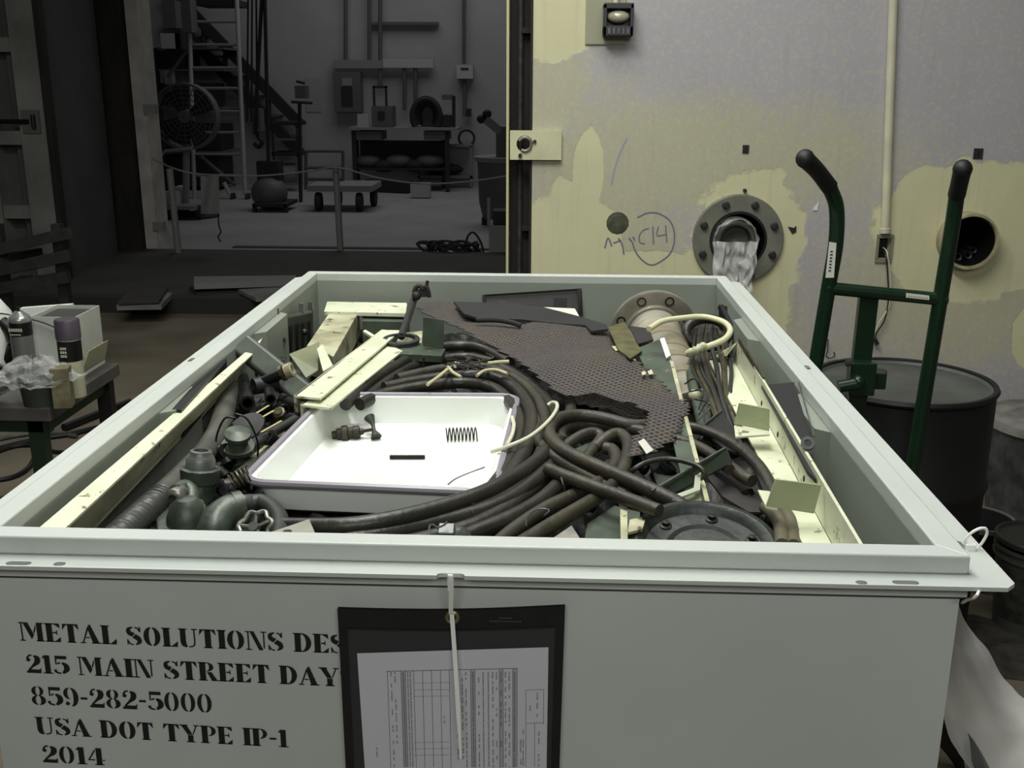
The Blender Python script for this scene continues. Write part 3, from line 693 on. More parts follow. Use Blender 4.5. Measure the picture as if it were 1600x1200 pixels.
# zip ties
zt = MB(); top_ = at(703, 899, 1.86-zf); g_ = gp+V((0, -.004, 0)); tail = atY(720, 1185, PY-.04)
pts = crom([V((top_.x, top_.y, zf-.02)), V((top_.x, top_.y-.004, zf+.002)), V((top_.x+.002, oy0-.004, zf-.006)), g_+V((-.001, -.004, .01)), g_, g_+(tail-g_)*.5+V((.001, -.004, 0)), tail], 6)
vs = []
for i, p in enumerate(pts):
    w_ = .0026 if i < len(pts)-4 else .0026-.0004*(i-len(pts)+5)
    vs += [p+V((-w_, 0, 0)), p+V((w_, 0, 0)), p+V((w_, .0014, .0004)), p+V((-w_, .0014, .0004))]
fs = []
for i in range(len(pts)-1):
    for k in range(4): fs.append((4*i+k, 4*i+(k+1) % 4, 4*i+4+(k+1) % 4, 4*i+4+k))
fs += [(3, 2, 1, 0), tuple(4*(len(pts)-1)+k for k in range(4))]
T('cable_tie', 'long white cable tie holding the document pouch to the flange slot', 'cable tie', zt.add(vs, fs), WHITEP)
ct_ = at(1500, 852, 1.86-zf)
Yz = ct_.y-.01
lp_ = [atY(a, b, Yz) for a, b in ((1514, 858), (1508, 846), (1516, 834), (1530, 826), (1540, 826), (1542, 834), (1536, 846), (1528, 856))]
ct2_ = E('cable_tie', 'looped white cable tie through the flange corner slot at right', 'cable tie', lp_[0])
Pt(ct2_, 'loop', MB().tube(lp_, .0018, 8), WHITEP)
Pt(ct2_, 'lock_head', MB().box(atY(1516, 855, Yz-.002), (.012, .008, .009), X=V((1, 0, -.2))), WHITEP, bev=.001)
Pt(ct2_, 'tail', MB().tube([atY(a, b, Yz-.004) for a, b in ((1526, 856), (1532, 866), (1534, 870))]+[atY(1529, 925, oy0-.002), atY(1510, 938, oy0+.02), atY(1503, 942, oy0+.04)], .0018, 8), WHITEP)
# ============================================================ RIGHT OF THE BOX
dc = at(1412, 594, .956)
dr = E('steel_drum', 'black steel drum with a grey lid standing behind the hand truck', 'drum', (dc.x, dc.y, 0))
DRM = mat('black_drum_paint', (18, 18, 19), .55, c2=(25, 25, 26), scale=10); LID = mat('dusty_drum_lid', (112, 118, 110), .5, c2=(86, 92, 85), scale=5)
r = .290; zt_ = 1.86-.956
o_ = V((dc.x, dc.y, 0))
def ribz(z): return [(r, z-.02), (r+.009, z-.008), (r+.009, z+.008), (r, z+.02)]
Pt(dr, 'barrel', MB().lathe([(.0, .01), (r, .01)]+ribz(.3)+ribz(.58)+[(r, zt_-.03), (r, zt_-.02), (.0, zt_-.02)], o_, UP, 56), DRM)
dlid = Pt(dr, 'lid', MB().lathe([(.0, zt_-.012), (r-.02, zt_-.012), (r-.012, zt_-.004), (r-.012, zt_-.014), (.0, zt_-.016)], o_, UP, 56), LID)
Pt(dr, 'rim', MB().lathe([(r-.012, zt_-.012), (r-.01, zt_+.003), (r+.004, zt_+.004), (r+.009, zt_-.006), (r+.003, zt_-.016)], o_, UP, 56, closed=True), DRM)
bg = at(1372, 577, .956); Pt(dlid, 'bung_cap', MB().lathe([(.03, 0), (.03, .008), (.024, .011), (.0, .011)], (bg.x, bg.y, zt_-.012), UP, 16), DKGR)

hy = dc.y-.40
ht = E('hand_truck', 'dark green drum hand truck with rubber grips leaning in front of the black drum', 'hand truck', (atY(1380, 700, hy).x, hy, 0))
rt_ = .0215
la = [atY(1258, 248, hy-.10), atY(1277, 267, hy-.06), atY(1296, 292, hy-.02)]
lb = [atY(1296, 292, hy-.02), atY(1307, 325, hy), atY(1306, 380, hy), atY(1296, 440, hy), atY(1281, 530, hy)]
d1 = (lb[-1]-lb[-2]).normalized()
lb2 = lb[-1]+d1*((lb[-1].z-.1)/-d1.z)
rail_a = Pt(ht, 'rail', MB().tube(lb+[lb[-1]*.5+lb2*.5, lb2], rt_, 14), TRGRN)
ra = [atY(1504, 264, hy-.10), atY(1500, 282, hy-.07), atY(1495, 304, hy-.02)]
rb = [atY(1495, 304, hy-.02), atY(1487, 360, hy), atY(1472, 450, hy), atY(1425, 735, hy)]
d2 = (rb[-1]-rb[-2]).normalized(); rb2 = rb[-1]+d2*((rb[-1].z-.1)/-d2.z)
rail_b = Pt(ht, 'rail', MB().tube(rb+[rb2], rt_, 14), TRGRN)
GRIP = mat('black_grip', (26, 28, 27), .55)
for pts in (la, ra):
    g = MB(); P = crom(pts, 5)
    g.tube(P, lambda t: .0245+.0012*math.sin(t*60), 14, smooth=0); g.ball(P[0], .0262, 12)
    Pt(rail_a if pts is la else rail_b, 'grip', g, GRIP)
cA, cB = atY(1293, 450, hy), atY(1474, 468, hy)
Pt(ht, 'cross_tube', MB().cyl(cA, cB, .019, 14), TRGRN)
for p in (cA, cB): Pt(ht, 'weld_bead', MB().ball(p, .0235, 10, (.6, 1, 1)), TRGRN)
cp = atY(1357, 462, hy+.01); cq = atY(1337, 640, hy+.01); dn = (cq-cp); cq2 = cp+dn*((cp.z-.12)/(cp.z-cq.z))
Pt(ht, 'centre_post', MB().beam([(-.027, -.012), (.027, -.012), (.027, .012), (-.027, .012)], cp, cq2, up=V((0, -1, 0))), TRGRN)
k1 = atY(1345, 590, hy-.02)
Pt(ht, 'chime_hook', MB().box(k1, (.075, .05, .1)).box(k1+V((.05, .01, -.01)), (.05, .03, .05)), TRGRN, bev=.004)
Pt(ht, 'hook_lever', MB().cyl(atY(1310, 604, hy-.05), atY(1342, 598, hy-.05), .019, 12).ball(atY(1341, 596, hy-.05), .02), TRGRN)
for px, py in ((1325, 567), (1318, 622)): Pt(ht, 'bolt', MB().lathe([(.011, 0), (.011, .008), (.0, .01)], atY(px, py, hy-.045), (0, -1, 0), 6), GALV)
Pt(ht, 'lower_brace', MB().cyl(lb2+V((0, 0, .25)), rb2+V((0, 0, .25)), .018, 12), TRGRN)
for p in (lb2, rb2):
    wx = -.045 if p is lb2 else .045
    Pt(ht, 'wheel', MB().lathe([(.0, -.02), (.03, -.02), (.09, -.018), (.1, -.008), (.1, .008), (.09, .018), (.0, .02)], V((p.x+wx, p.y+.02, .1)), (1, 0, 0), 28), BLACK)
Pt(ht, 'toe_plate', MB().bb(lb2.x+.03, rb2.x-.03, lb2.y-.1, lb2.y+.02, .01, .02), TRGRN)
LAB = mat('label_sticker', (214, 216, 202), .6)
def sticker(pxs, name='label_sticker', lab=None, Y=hy-.0235, m_=LAB):
    return Pt(ht, name, MB().slab([atY(a, b, Y) for a, b in pxs], (0, .002, 0)), m_, lab)
sticker([(1296, 378), (1307, 380), (1303, 434), (1290, 434)], lab='white paper label on the left rail')
tx = MB()
for k in range(7):
    p = atY(1299.5-k*.5, 393+k*5, hy-.0245); tx.box(p, (.007, .0005, .0035))
Pt(ht, 'label_print', tx, WBK)
sticker([(1416, 458), (1452, 462), (1452, 469), (1416, 465)], lab='pale printed sticker on the cross tube', Y=hy-.0205)
tx = MB()
for k in range(8): tx.box(atY(1420+k*4, 462.5+k*.45, hy-.0215), (.004, .0005, .003))
Pt(ht, 'label_print', tx, mat('pale_print', (150, 150, 120), .7))

tcn = V((atY(1650, 640, 4.45).x, 4.45, 0)); zt2 = atY(1650, 655, 4.45).z
tc_ = E('trash_can', 'ribbed galvanised trash can with a lid at the right edge beside the drum', 'trash can', tcn)
body = MB(); prof_n = 72
def canf(u, v):
    an = 2*math.pi*u; rr = .225+.035*v; rr += .006*(1 if int(u*prof_n) % 2 else -1)*(1 if .08 < v < .9 else 0)
    return tcn+V((math.cos(an)*rr, math.sin(an)*rr, .01+(zt2-.02)*v))
body.grid(canf, prof_n, 14)
Pt(tc_, 'can', body, GALV)
lidm = MB().lathe([(.0, zt2+.045), (.03, zt2+.045), (.15, zt2+.038), (.16, zt2+.03), (.245, zt2+.018), (.262, zt2+.01), (.276, zt2+.008), (.278, zt2-.03), (.27, zt2-.03), (.268, zt2+.0)], tcn, UP, 48)
tlid = Pt(tc_, 'lid', lidm, mat('dusty_galvanised', (150, 148, 142), .6, c2=(120, 118, 112), scale=9))
Pt(tlid, 'lid_handle', MB().tube([tcn+V((x, 0, zt2+.04+z)) for x, z in ((-.07, 0), (-.05, .025), (.05, .025), (.07, 0))], .006, 8), DKGR)

bk_ = at(1530, 812, 1.60)
bc = E('bucket', 'small dark open bucket on the floor behind the box corner', 'bucket', (bk_.x, bk_.y, 0))
Pt(bc, 'shell', MB().lathe([(.0, .01), (.095, .0), (.126, .262), (.122, .262), (.092, .02), (.0, .02)], (bk_.x, bk_.y, 0), UP, 32), mat('dark_bucket', (44, 46, 46), .5))
Pt(bc, 'rim', MB().lathe([(.122, .258), (.122, .268), (.131, .268), (.131, .252)], (bk_.x, bk_.y, 0), UP, 32, closed=True), mat('pale_rim', (120, 122, 108), .5))
pk = V(at(1622, 830, 1.5)); 
pl = E('pail', 'plastic pail with a printed dark label at the far right edge of the floor', 'pail', (pk.x, pk.y, 0))
PLM = mat('grey_green_pail', (96, 100, 90), .5)
Pt(pl, 'shell', MB().lathe([(.0, .0), (.105, .0), (.128, .31), (.124, .31), (.1, .01), (.0, .01)], (pk.x, pk.y, 0), UP, 36), PLM)
for zz in (.27, .3, .335): Pt(pl, 'rim_rib', MB().lathe([(.126, zz), (.136, zz), (.136, zz+.008), (.126, zz+.008)], (pk.x, pk.y, 0), UP, 36, closed=True), PLM)
Pt(pl, 'lid', MB().lathe([(.0, .335), (.12, .335), (.132, .345), (.137, .34), (.137, .325), (.128, .325)], (pk.x, pk.y, 0), UP, 36), mat('dark_pail_lid', (58, 62, 54), .5))
Pt(pl, 'label', MB().grid(lambda u, v: V((pk.x+math.cos(math.pi*(1.02+.65*u))*(.1115+.0145*v), pk.y+math.sin(math.pi*(1.02+.65*u))*(.1115+.0145*v), .05+.2*v)), 14, 2), mat('dark_pail_label', (46, 48, 44), .5, c2=(92, 94, 80), scale=30))

# white plastic sheet over the floor beside the box
random.seed(5)
def sheet(u, v):
    a = at(1486, 862, .95); b = at(1500, 950, 1.55); c = at(1590, 1075, 1.82); d = at(1700, 1140, 1.84)
    e = at(1478, 1000, 1.2); f = at(1476, 1120, 1.5); g = at(1555, 1260, 1.8); h_ = at(1660, 1300, 1.84)
    top = crom([a, b, c, d], 8); bot = crom([e, f, g, h_], 8)
    i = min(int(u*(len(top)-1)), len(top)-2); t = u*(len(top)-1)-i
    p = (top[i]*(1-t)+top[i+1]*t)*(1-v)+(bot[i]*(1-t)+bot[i+1]*t)*v
    n = noise.noise(V((u*4, v*3, 1)))*.05+noise.noise(V((u*11+v*5, v*4, 2)))*.02
    return V((p.x, p.y, max(.012, p.z+n)))
PSH = bpy.data.materials.new('milky_plastic_sheet'); PSH.use_nodes = True; clearmat(PSH, .85, (214, 214, 208), .3, .3, 7)
o = T('plastic_sheet', 'milky white plastic sheet bunched on the floor against the right side of the box', 'plastic sheet', MB().grid(sheet, 50, 26), PSH)
tr_c = at(1440, 1165, 1.70)
td = E('rubber_duct', 'black ribbed rubber duct coil on the floor at the lower right of the box', 'duct', (tr_c.x, tr_c.y, 0))
for k in range(5):
    rr = .22-.022*k
    Pt(td, 'coil_ring', MB().lathe([(rr, .0), (rr+.008, .012), (rr, .024), (rr-.012, .012)], V((tr_c.x, tr_c.y, .07+.018*k)), V((.35, -.5, 1)), 44, closed=True), mat('black_duct', (40, 40, 41), .35))
Pt(td, 'duct_body', MB().lathe([(.19, -.07), (.215, -.02), (.205, .03), (.13, .1), (.11, .08)], V((tr_c.x, tr_c.y, .09)), V((.35, -.5, 1)), 44, closed=True), BLACK)
db = at(1560, 1010, 1.86)
dm = MB()
def dirt(u, v):
    an = 2*math.pi*u; rr = v*(1+.35*noise.noise(V((math.cos(an)*2, math.sin(an)*2, 4)))); return V((db.x+math.cos(an)*rr*.42, db.y+math.sin(an)*rr*.22, .003+.012*(1-v)*(1+noise.noise(V((u*20, v*9, 1))))))
T('dirt_patch', 'dark dirt and grit swept on the floor near the pail', 'dirt', dm.grid(dirt, 40, 8), mat('dark_grit', (44, 42, 38), .9, c2=(96, 90, 74), scale=14, bump=.4), kind='stuff')
# ============================================================ LEFT TABLE AND FLOOR
tz = .75; D_ = 1.86-tz
ca = at(129, 639, D_); cb_ = at(127, 575, D_)
xR_ = (ca.x+cb_.x)/2; y0t = ca.y; y1t = y0t+.62
tb = E('work_table', 'grey topped work table with green legs at the left edge', 'table', (xR_-.5, y0t+.3, 0))
TTOP = mat('table_top_grey', (118, 114, 110), .5, c2=(96, 94, 90), scale=7)
Pt(tb, 'table_top', MB().bb(xR_-1.1, xR_, y0t, y1t, tz-.05, tz), TTOP, bev=.004)
TG = mat('table_leg_green', (30, 66, 42), .5)
Pt(tb, 'apron', MB().bb(xR_-1.05, xR_-.02, y0t+.03, y0t+.06, tz-.1, tz-.05).bb(xR_-.06, xR_-.03, y0t+.06, y1t-.04, tz-.1, tz-.05), TG)
for x, y, mm in ((xR_-.065, y0t+.03, TG), (xR_-.035, y1t-.08, BLACK), (xR_-1.04, y0t+.03, TG), (xR_-1.04, y1t-.08, TG)):
    Pt(tb, 'leg', MB().bb(x-.035, x+.02, y, y+.045, 0, tz-.05), mm)
def on(px, py): return at(px, py, D_)
def cylon(name, lab, cat, px0, px1, ybase, prof, Y=None): pass
# gas-style white box and carton at the back of the table
wb = on(100, 596); 
c1 = E('carton', 'open white carton standing at the back right of the work table', 'box', (wb.x, wb.y, tz))
yb = wb.y+.06
P1 = [atY(52, 520, yb), atY(128, 486, yb+.1)]
zt3 = atY(128, 496, yb).z; xl3 = atY(50, 520, yb).x; xr3 = atY(136, 560, yb).x-.03
WC = mat('white_carton', (200, 204, 194), .5, c2=(180, 184, 172), scale=6)
Pt(c1, 'shell', MB().bb(xl3, xr3, yb, yb+.004, tz, zt3).bb(xl3, xr3, yb+.22, yb+.224, tz, zt3).bb(xr3-.004, xr3, yb, yb+.22, tz, zt3).bb(xl3, xl3+.004, yb, yb+.22, tz, zt3), WC)
Pt(c1, 'inner_tray', MB().bb(xl3+.01, xr3-.01, yb+.01, yb+.21, zt3-.03, zt3-.012), mat('grey_inner', (92, 92, 84), .6))
Pt(c1, 'flap', MB().slab([V((xr3, yb, tz+.02)), V((xr3, yb+.22, tz+.02)), V((xr3+.028, yb+.2, tz+.1)), V((xr3+.028, yb+.02, tz+.1))], (.004, 0, 0)), mat('cream_flap', (176, 174, 142), .6))
q = atY(36, 486, yb+.3)
T('white_board', 'long white board lying across the back of the work table', 'board', MB().slab([atY(30, 482, yb+.26), atY(110, 476, yb+.26), V((atY(112, 486, yb+.26).x, yb+.26, tz)), V((atY(30, 493, yb+.26).x, yb+.26, tz))], (0, .03, 0)), WHITEP)
# spray can with purple grey cap, in front
def spray(name, lab, px0, px1, pyt, capb, pyb, Y, capm, bodym, bandm, band, dome=False, cap_lab=None):
    a = atY(px0, (pyt+pyb)/2, Y); b = atY(px1, (pyt+pyb)/2, Y); x = (a.x+b.x)/2; r = (b.x-a.x)/2
    t = atY((px0+px1)/2, pyt, Y).z; cbz = atY((px0+px1)/2, capb, Y).z
    e = E(name, lab, 'spray can', (x, Y, tz)); o = V((x, Y, 0))
    Pt(e, 'body', MB().lathe([(.0, tz), (r*.93, tz), (r*.93, cbz-.004), (r*.86, cbz+.004)], o, UP, 28), bodym)
    z0 = cbz-.006-band; Pt(e, 'label_band', MB().lathe([(r*.93, z0), (r*.945, z0), (r*.945, cbz-.006), (r*.93, cbz-.006)], o, UP, 28, closed=True), bandm)
    if dome:
        Pt(e, 'dome', MB().lathe([(r*.94, cbz-.004), (r*.96, cbz+.004), (r*.8, cbz+.018), (r*.4, cbz+.03), (r*.36, cbz+.034), (0, cbz+.035)], o, UP, 28), mat('bright_tin', (170, 174, 168), .25, .6))
        Pt(e, 'nozzle', MB().cyl((x, Y, cbz+.03), (x, Y, cbz+.05), .006, 10), BLACK)
    else:
        Pt(e, 'cap', MB().lathe([(r, cbz), (r*.99, t-.006), (r*.9, t), (0, t)], o, UP, 28), capm)
    return e, x, r, cbz
PURP = mat('purple_grey_cap', (106, 98, 112), .5); BLB = mat('black_label', (22, 22, 24), .4); CRB = mat('cream_label', (168, 168, 142), .5)
Ys = on(112, 618).y
e, x, r, cz = spray('spray_can', 'spray can with a purple grey cap near the right end of the work table', 92, 129, 498, 528, 620, Ys, PURP, CRB, BLB, .075)
tx = MB(); random.seed(2)
for row in range(3):
    for k in range(3): tx.box((x-.012+k*.008, Ys-r*.96-.001, cz-.03-row*.014), (.006, .001, .009), X=V((1, 0, random.uniform(-.1, .1))))
Pt(e, 'label_print', tx, mat('pale_lettering', (190, 190, 170), .6))
Ys2 = on(36, 600).y+.05
e, x, r, cz = spray('spray_can', 'spray can with bare tin dome and black label, behind the plastic bag', 18, 53, 486, 500, 590, Ys2, PURP, mat('grey_can', (120, 122, 116), .4), BLB, .05, dome=True)
tx = MB()
for k in range(6): tx.box((x-.022+k*.009, Ys2-r*.96-.001, cz-.03), (.007, .001, .012))
for k in range(6): tx.box((x-.018+k*.007, Ys2-r*.96-.001, cz-.048), (.005, .001, .005))
Pt(e, 'label_print', tx, mat('pale_lettering', (190, 190, 170), .6))
# tan block
p = on(93, 640); q = on(108, 640)
T('wooden_block', 'tan rough wooden block standing upright at the front of the work table', 'block', MB().box((p.x, p.y+.04, tz+.072), (.062, .062, .145), X=V((1, .25, 0))), mat('tan_block', (146, 140, 104), .8, c2=(120, 114, 84), scale=20), bev=.003)
p = on(50, 640)
e = E('grey_tub', 'grey round tub under a crumpled clear bag on the work table', 'tub', (p.x, p.y+.07, tz))
Pt(e, 'tub', MB().lathe([(.0, tz), (.062, tz), (.075, tz+.12), (.071, tz+.12), (.058, tz+.006), (.0, tz+.006)], (p.x, p.y+.08, 0), UP, 32), mat('grey_tub_plastic', (84, 92, 86), .5))
bgm = MB()
def bag(u, v):
    an = 2*math.pi*u; rr = (.02+.09*math.sin(math.pi*min(1, v*.92+.05))); k = 1+.35*noise.noise(V((math.cos(an)*2.4, math.sin(an)*2.4, v*5)))
    return V((p.x+math.cos(an)*rr*k*1.25, p.y+.06+math.sin(an)*rr*k*.8, tz+.075+.1*(1-math.cos(math.pi*v*.5))*1.0+.02*noise.noise(V((math.cos(an)*4, math.sin(an)*4, v*9)))))
BAGM = bpy.data.materials.new('thin_clear_bag'); BAGM.use_nodes = True; clearmat(BAGM, .26, (225, 228, 222), .12, .8, 26)
T('plastic_bag', 'crumpled clear plastic bag lying over the grey tub', 'bag', bgm.grid(bag, 48, 26), BAGM)
p = on(-14, 640)
e = E('paint_can', 'tipped open paint can at the left edge of the work table', 'can', (p.x, p.y, tz)); axp = V((.75, -.45, .45))
cc_ = atY(-6, 592, p.y+.03)
Pt(e, 'tin', MB().lathe([(.0, -.11), (.055, -.11), (.055, 0), (.051, 0), (.051, -.03), (.0, -.03)], cc_, axp, 32), mat('stained_tin', (66, 66, 60), .5, c2=(96, 94, 80), scale=18))
Pt(e, 'tin_rim', MB().lathe([(.05, -.004), (.05, .006), (.058, .006), (.058, -.004)], cc_, axp, 32, closed=True), GREY)
p = on(-10, 585); T('black_hose_coil', 'black hose coil standing behind the paint can', 'hose', MB().tube([V((p.x+.085*math.cos(a*.6), p.y+.03, tz+.13+.085*math.sin(a*.6))) for a in range(0, 11)], .026, 12), BLACK)
Yj = on(0, 590).y+.1; j = atY(-4, 470, Yj)
T('white_jug', 'white plastic jug at the far left edge behind the cans', 'jug', MB().lathe([(.0, tz), (.09, tz), (.09, j.z-.05), (.05, j.z+.01), (.02, j.z+.03), (.02, j.z+.05), (0, j.z+.05)], (j.x-.05, Yj, 0), UP, 28), WHITEP)
T('table_cord', 'thin black cord looping in front of the white carton', 'cord', MB().tube([atY(a, b, yb-.02) for a, b in ((-20, 488), (10, 491), (40, 497), (65, 503), (92, 514))], .003, 6), WBK)

# cords on the floor
def floorcord(name, lab, pts, r, m_=RUB):
    P = [at(a, b, 1.86-r) for a, b in pts]; return T(name, lab, 'cord', MB().tube(P, r, 8), m_, group=None)
floorcord('floor_cable', 'thick dark cable on the floor running out from behind the table', [(100, 668), (150, 648), (203, 628)], .022, BLACK)
floorcord('floor_cable', 'black cable crossing under the table near its green leg', [(-20, 706), (20, 695), (70, 684), (110, 678), (155, 667)], .014, BLACK)
floorcord('floor_cable', 'dark cable looping down the floor left of the box', [(-20, 752), (20, 745), (45, 730), (56, 706), (50, 690)], .012, BLACK)
floorcord('floor_cable', 'dark cable lying across the floor below the table front', [(-20, 712), (20, 698), (50, 696), (75, 704), (110, 708)], .011, BLACK)
floorcord('floor_cable', 'grey cable beside the black one under the table', [(-20, 690), (30, 680), (80, 676), (120, 682)], .012, RUBG)
p = at(20, 792, 1.8); T('floor_bowl', 'dark round basin on the floor left of the box', 'basin', MB().lathe([(.0, .0), (.10, .0), (.15, .06), (.155, .06), (.15, .066), (.10, .008), (0, .008)], (p.x, p.y, 0), UP, 32), DKGR)

# planks and boards in the dark passage
DKW = mat('dark_timber', (92, 90, 84), .8, c2=(70, 68, 64), scale=6, stretch=(1, 6, 6))
def boardpx(name, lab, pts, z, t, m_=DKW, cat='board', group=None):
    return T(name, lab, cat, MB().slab([at(a, b, 1.86-z-t) for a, b in pts], (0, 0, -t)), m_, group=group)
g = 'boards stacked on the passage floor'
boardpx('board', 'long pale board lying on the passage floor near the doorway', [(303, 432), (462, 430), (462, 438), (303, 443)], .16, .05, mat('pale_board', (126, 126, 122), .7), group=g)
boardpx('board', 'flat board under the long pale board', [(296, 446), (470, 444), (480, 458), (310, 462)], .1, .03, group=g)
boardpx('board', 'short board askew beside the long pale board', [(372, 452), (450, 448), (462, 462), (400, 466)], .14, .03, DARKW2, group=g)
boardpx('plywood_sheet', 'dark square plywood sheet, topmost of the pile left of the boards', [(205, 450), (262, 449), (248, 470), (184, 472)], .17, .02, group=g)
boardpx('plywood_sheet', 'dark plywood sheet underneath the square one', [(200, 455), (270, 457), (252, 476), (182, 477)], .12, .04, DARKW2, group=g)
# lumber rack at far left
rk = at(60, 470, 1.7); yk = rk.y-1.6
rr_ = E('lumber_rack', 'dark steel rack holding lengths of timber at the left', 'rack', (atY(60, 430, yk).x, yk, 0))
for px in (12, 104):
    p = atY(px, 480, yk); Pt(rr_, 'upright', MB().bb(p.x-.03, p.x+.03, yk-.03, yk+.03, 0, atY(px, 350, yk).z), DKGR)
for a, b, c, d in ((-30, 396, 116, 362), (-30, 428, 112, 398), (-30, 455, 108, 432)):
    Pt(rr_, 'crossbar', MB().beam([(-.03, -.035), (.03, -.035), (.03, .035), (-.03, .035)], atY(a, b, yk-.05), atY(c, d, yk-.05)), DKGR)
for k, (a, b, c, d) in enumerate(((-40, 405, 108, 369), (-40, 437, 98, 410), (-30, 420, 60, 398))):
    labs = ('upper length of timber lying in the rack', 'lower length of timber lying in the rack', 'short timber offcut in the middle of the rack')
    T('timber', labs[k], 'timber', MB().beam([(-.05, 0), (.05, 0), (.05, .05), (-.05, .05)], atY(a, b, yk-.12), atY(c, d, yk+.25)), DKW, group='timber on the rack')
# ============================================================ FAR HALL
FD = mat('far_dark', (34, 34, 35), .7); FM = mat('far_mid_grey', (88, 88, 88), .6); FL = mat('far_pale_grey', (168, 168, 168), .6); FG = mat('far_grey', (128, 128, 128), .6)
def fb(mb, x0, y0, x1, y1, Y, d=.1):
    a = atY(x0, y0, Y); b = atY(x1, y1, Y); return mb.bb(a.x, b.x, Y, Y+d, min(a.z, b.z), max(a.z, b.z))
def fc(mb, x0, y0, x1, y1, Y, r=.03, Y2=None, seg=8): return mb.cyl(atY(x0, y0, Y), atY(x1, y1, Y2 or Y), r, seg)
def depthY(py, drop=1.86): return at(500, py, drop).y
def FT(name, lab, cat, mb, m_, group=None): return T(name, lab, cat, mb, m_, group)
def FE(name, lab, cat, px, py, group=None):
    p = at(px, py, 1.86); return E(name, lab, cat, (p.x, p.y, 0), group)
# wall services
wy = FY-.12
for x0, y0, y1, lab in ((540, -40, 93, 'conduit dropping to the left end of the wireway'), (577, -40, 93, 'middle conduit above the wireway'), (594, -40, 136, 'conduit passing behind the wireway to the machine'), (632, 107, 172, 'left conduit below the wireway'), (649, 107, 158, 'right conduit below the wireway'), (725, -40, 100, 'conduit rising from the pale wall box'), (726, 123, 182, 'conduit below the pale wall box to the switch')):
    FT('wall_conduit', 'grey ' + lab, 'conduit', fc(MB(), x0, y0, x0, y1, wy, .035), FM, 'conduits on the far wall')
e = FE('wireway', 'long wall trough with a bright right half on the far wall', 'wireway', 600, 290)
Pt(e, 'dark_half', fb(MB(), 520, 94, 598, 107, wy-.05), FG); Pt(e, 'bright_half', fb(MB(), 598, 92, 677, 106, wy-.06), FL)
FT('wall_rail', 'dark horizontal rail high on the far wall', 'rail', fb(MB(), 580, 34, 685, 39, wy), FM)
e = FE('electrical_panel', 'dark electrical panel box with an open centre on the far wall', 'electrical panel', 540, 290)
Pt(e, 'cabinet', fb(MB(), 520, 112, 565, 175, wy-.1, .2), FM); Pt(e, 'opening', fb(MB(), 533, 136, 551, 165, wy-.12, .03), FD); Pt(e, 'placard', fb(MB(), 534, 122, 550, 134, wy-.12, .03), FG)
e = FE('wall_box', 'pale square box on the far wall at right', 'box', 725, 290); Pt(e, 'case', fb(MB(), 713, 101, 739, 123, wy-.1, .2), FL); Pt(e, 'placard', fb(MB(), 720, 106, 732, 109, wy-.11, .02), FD)
FT('wall_switch', 'small dark switch at the foot of the conduit on the far wall', 'switch', fb(MB(), 729, 170, 736, 182, wy-.05), FD)
FT('hanging_sheet', 'pale sheet hanging on the far wall by the drill stand', 'sheet', fb(MB(), 476, 120, 502, 175, FY-.012, .01), mat('far_sheet', (150, 150, 150), .8))
# bench with machine, coil, paper
by = FY-1.1
e = FE('workbench', 'dark long workbench against the far wall', 'workbench', 620, 285)
Pt(e, 'bench_top', fb(MB(), 544, 199, 716, 204, by, .8), FG)
Pt(e, 'drawer_unit', fb(MB(), 556, 205, 596, 219, by+.05, .6), FM); Pt(e, 'drawer_unit', fb(MB(), 662, 205, 700, 219, by+.05, .6), FM)
for px, yy in ((552, .05), (698, .05), (556, .65), (692, .65)):
    q = atY(px, 204, by+yy); Pt(e, 'leg', MB().bb(q.x-.035, q.x+.035, by+yy, by+yy+.08, 0, q.z), FD)
Pt(e, 'lower_shelf', fb(MB(), 552, 262, 700, 267, by+.1, .6), FD)
Pt(e, 'back_screen', fb(MB(), 562, 219, 690, 262, by+.6, .04), FD)
e = FE('bench_machine', 'square machine with an upright loop handle on the bench', 'machine', 597, 200)
Pt(e, 'case', fb(MB(), 580, 166, 613, 198, by+.15, .45), FM); m_ = MB(); fb(m_, 582, 135, 586, 166, by+.3, .05); fb(m_, 601, 135, 605, 166, by+.3, .05); fb(m_, 582, 134, 605, 138, by+.3, .05); Pt(e, 'loop_handle', m_, FD)
Pt(e, 'dial_plate', fb(MB(), 590, 174, 601, 186, by+.13, .03), FD)
FT('propped_paper', 'pale paper propped on the left end of the bench', 'paper', fb(MB(), 558, 178, 576, 200, by+.1, .03), FL)
m_ = MB(); cc0 = atY(667, 182, by+.3)
for k in range(4): m_.tube([cc0+V((math.cos(a)*(.24-.03*k), -.1+.06*k, math.sin(a)*(.3-.03*k))) for a in [math.radians(d) for d in range(-35, 216, 25)]], .05, 8)
FT('hose_coil', 'large dark hose coil standing on the bench', 'hose', m_, FD)
FT('coil_drum', 'pale drum end behind the bench hose coil', 'reel', MB().cyl(cc0+V((0, .12, 0)), cc0+V((0, .3, 0)), .2, 20), FM)
e = FE('bench_vise', 'dark vise with clutter beside the hose coil', 'vise', 695, 200); Pt(e, 'jaw', fb(MB(), 688, 180, 704, 198, by+.2, .3), FD); Pt(e, 'handle', fc(MB(), 709, 150, 709, 200, by+.2, .03), FD); Pt(e, 'arm', fb(MB(), 690, 148, 708, 156, by+.25, .1), FM)
for k in range(5):
    px = 575+k*24; FT('stored_bundle', 'dark bundle stored under the far workbench', 'bundle', MB().ball(atY(px, 252+(k % 2)*6, by+.3), .2, 10, (1.3, .8, .6)), FD if k % 2 else FM, 'bundles under the far bench')
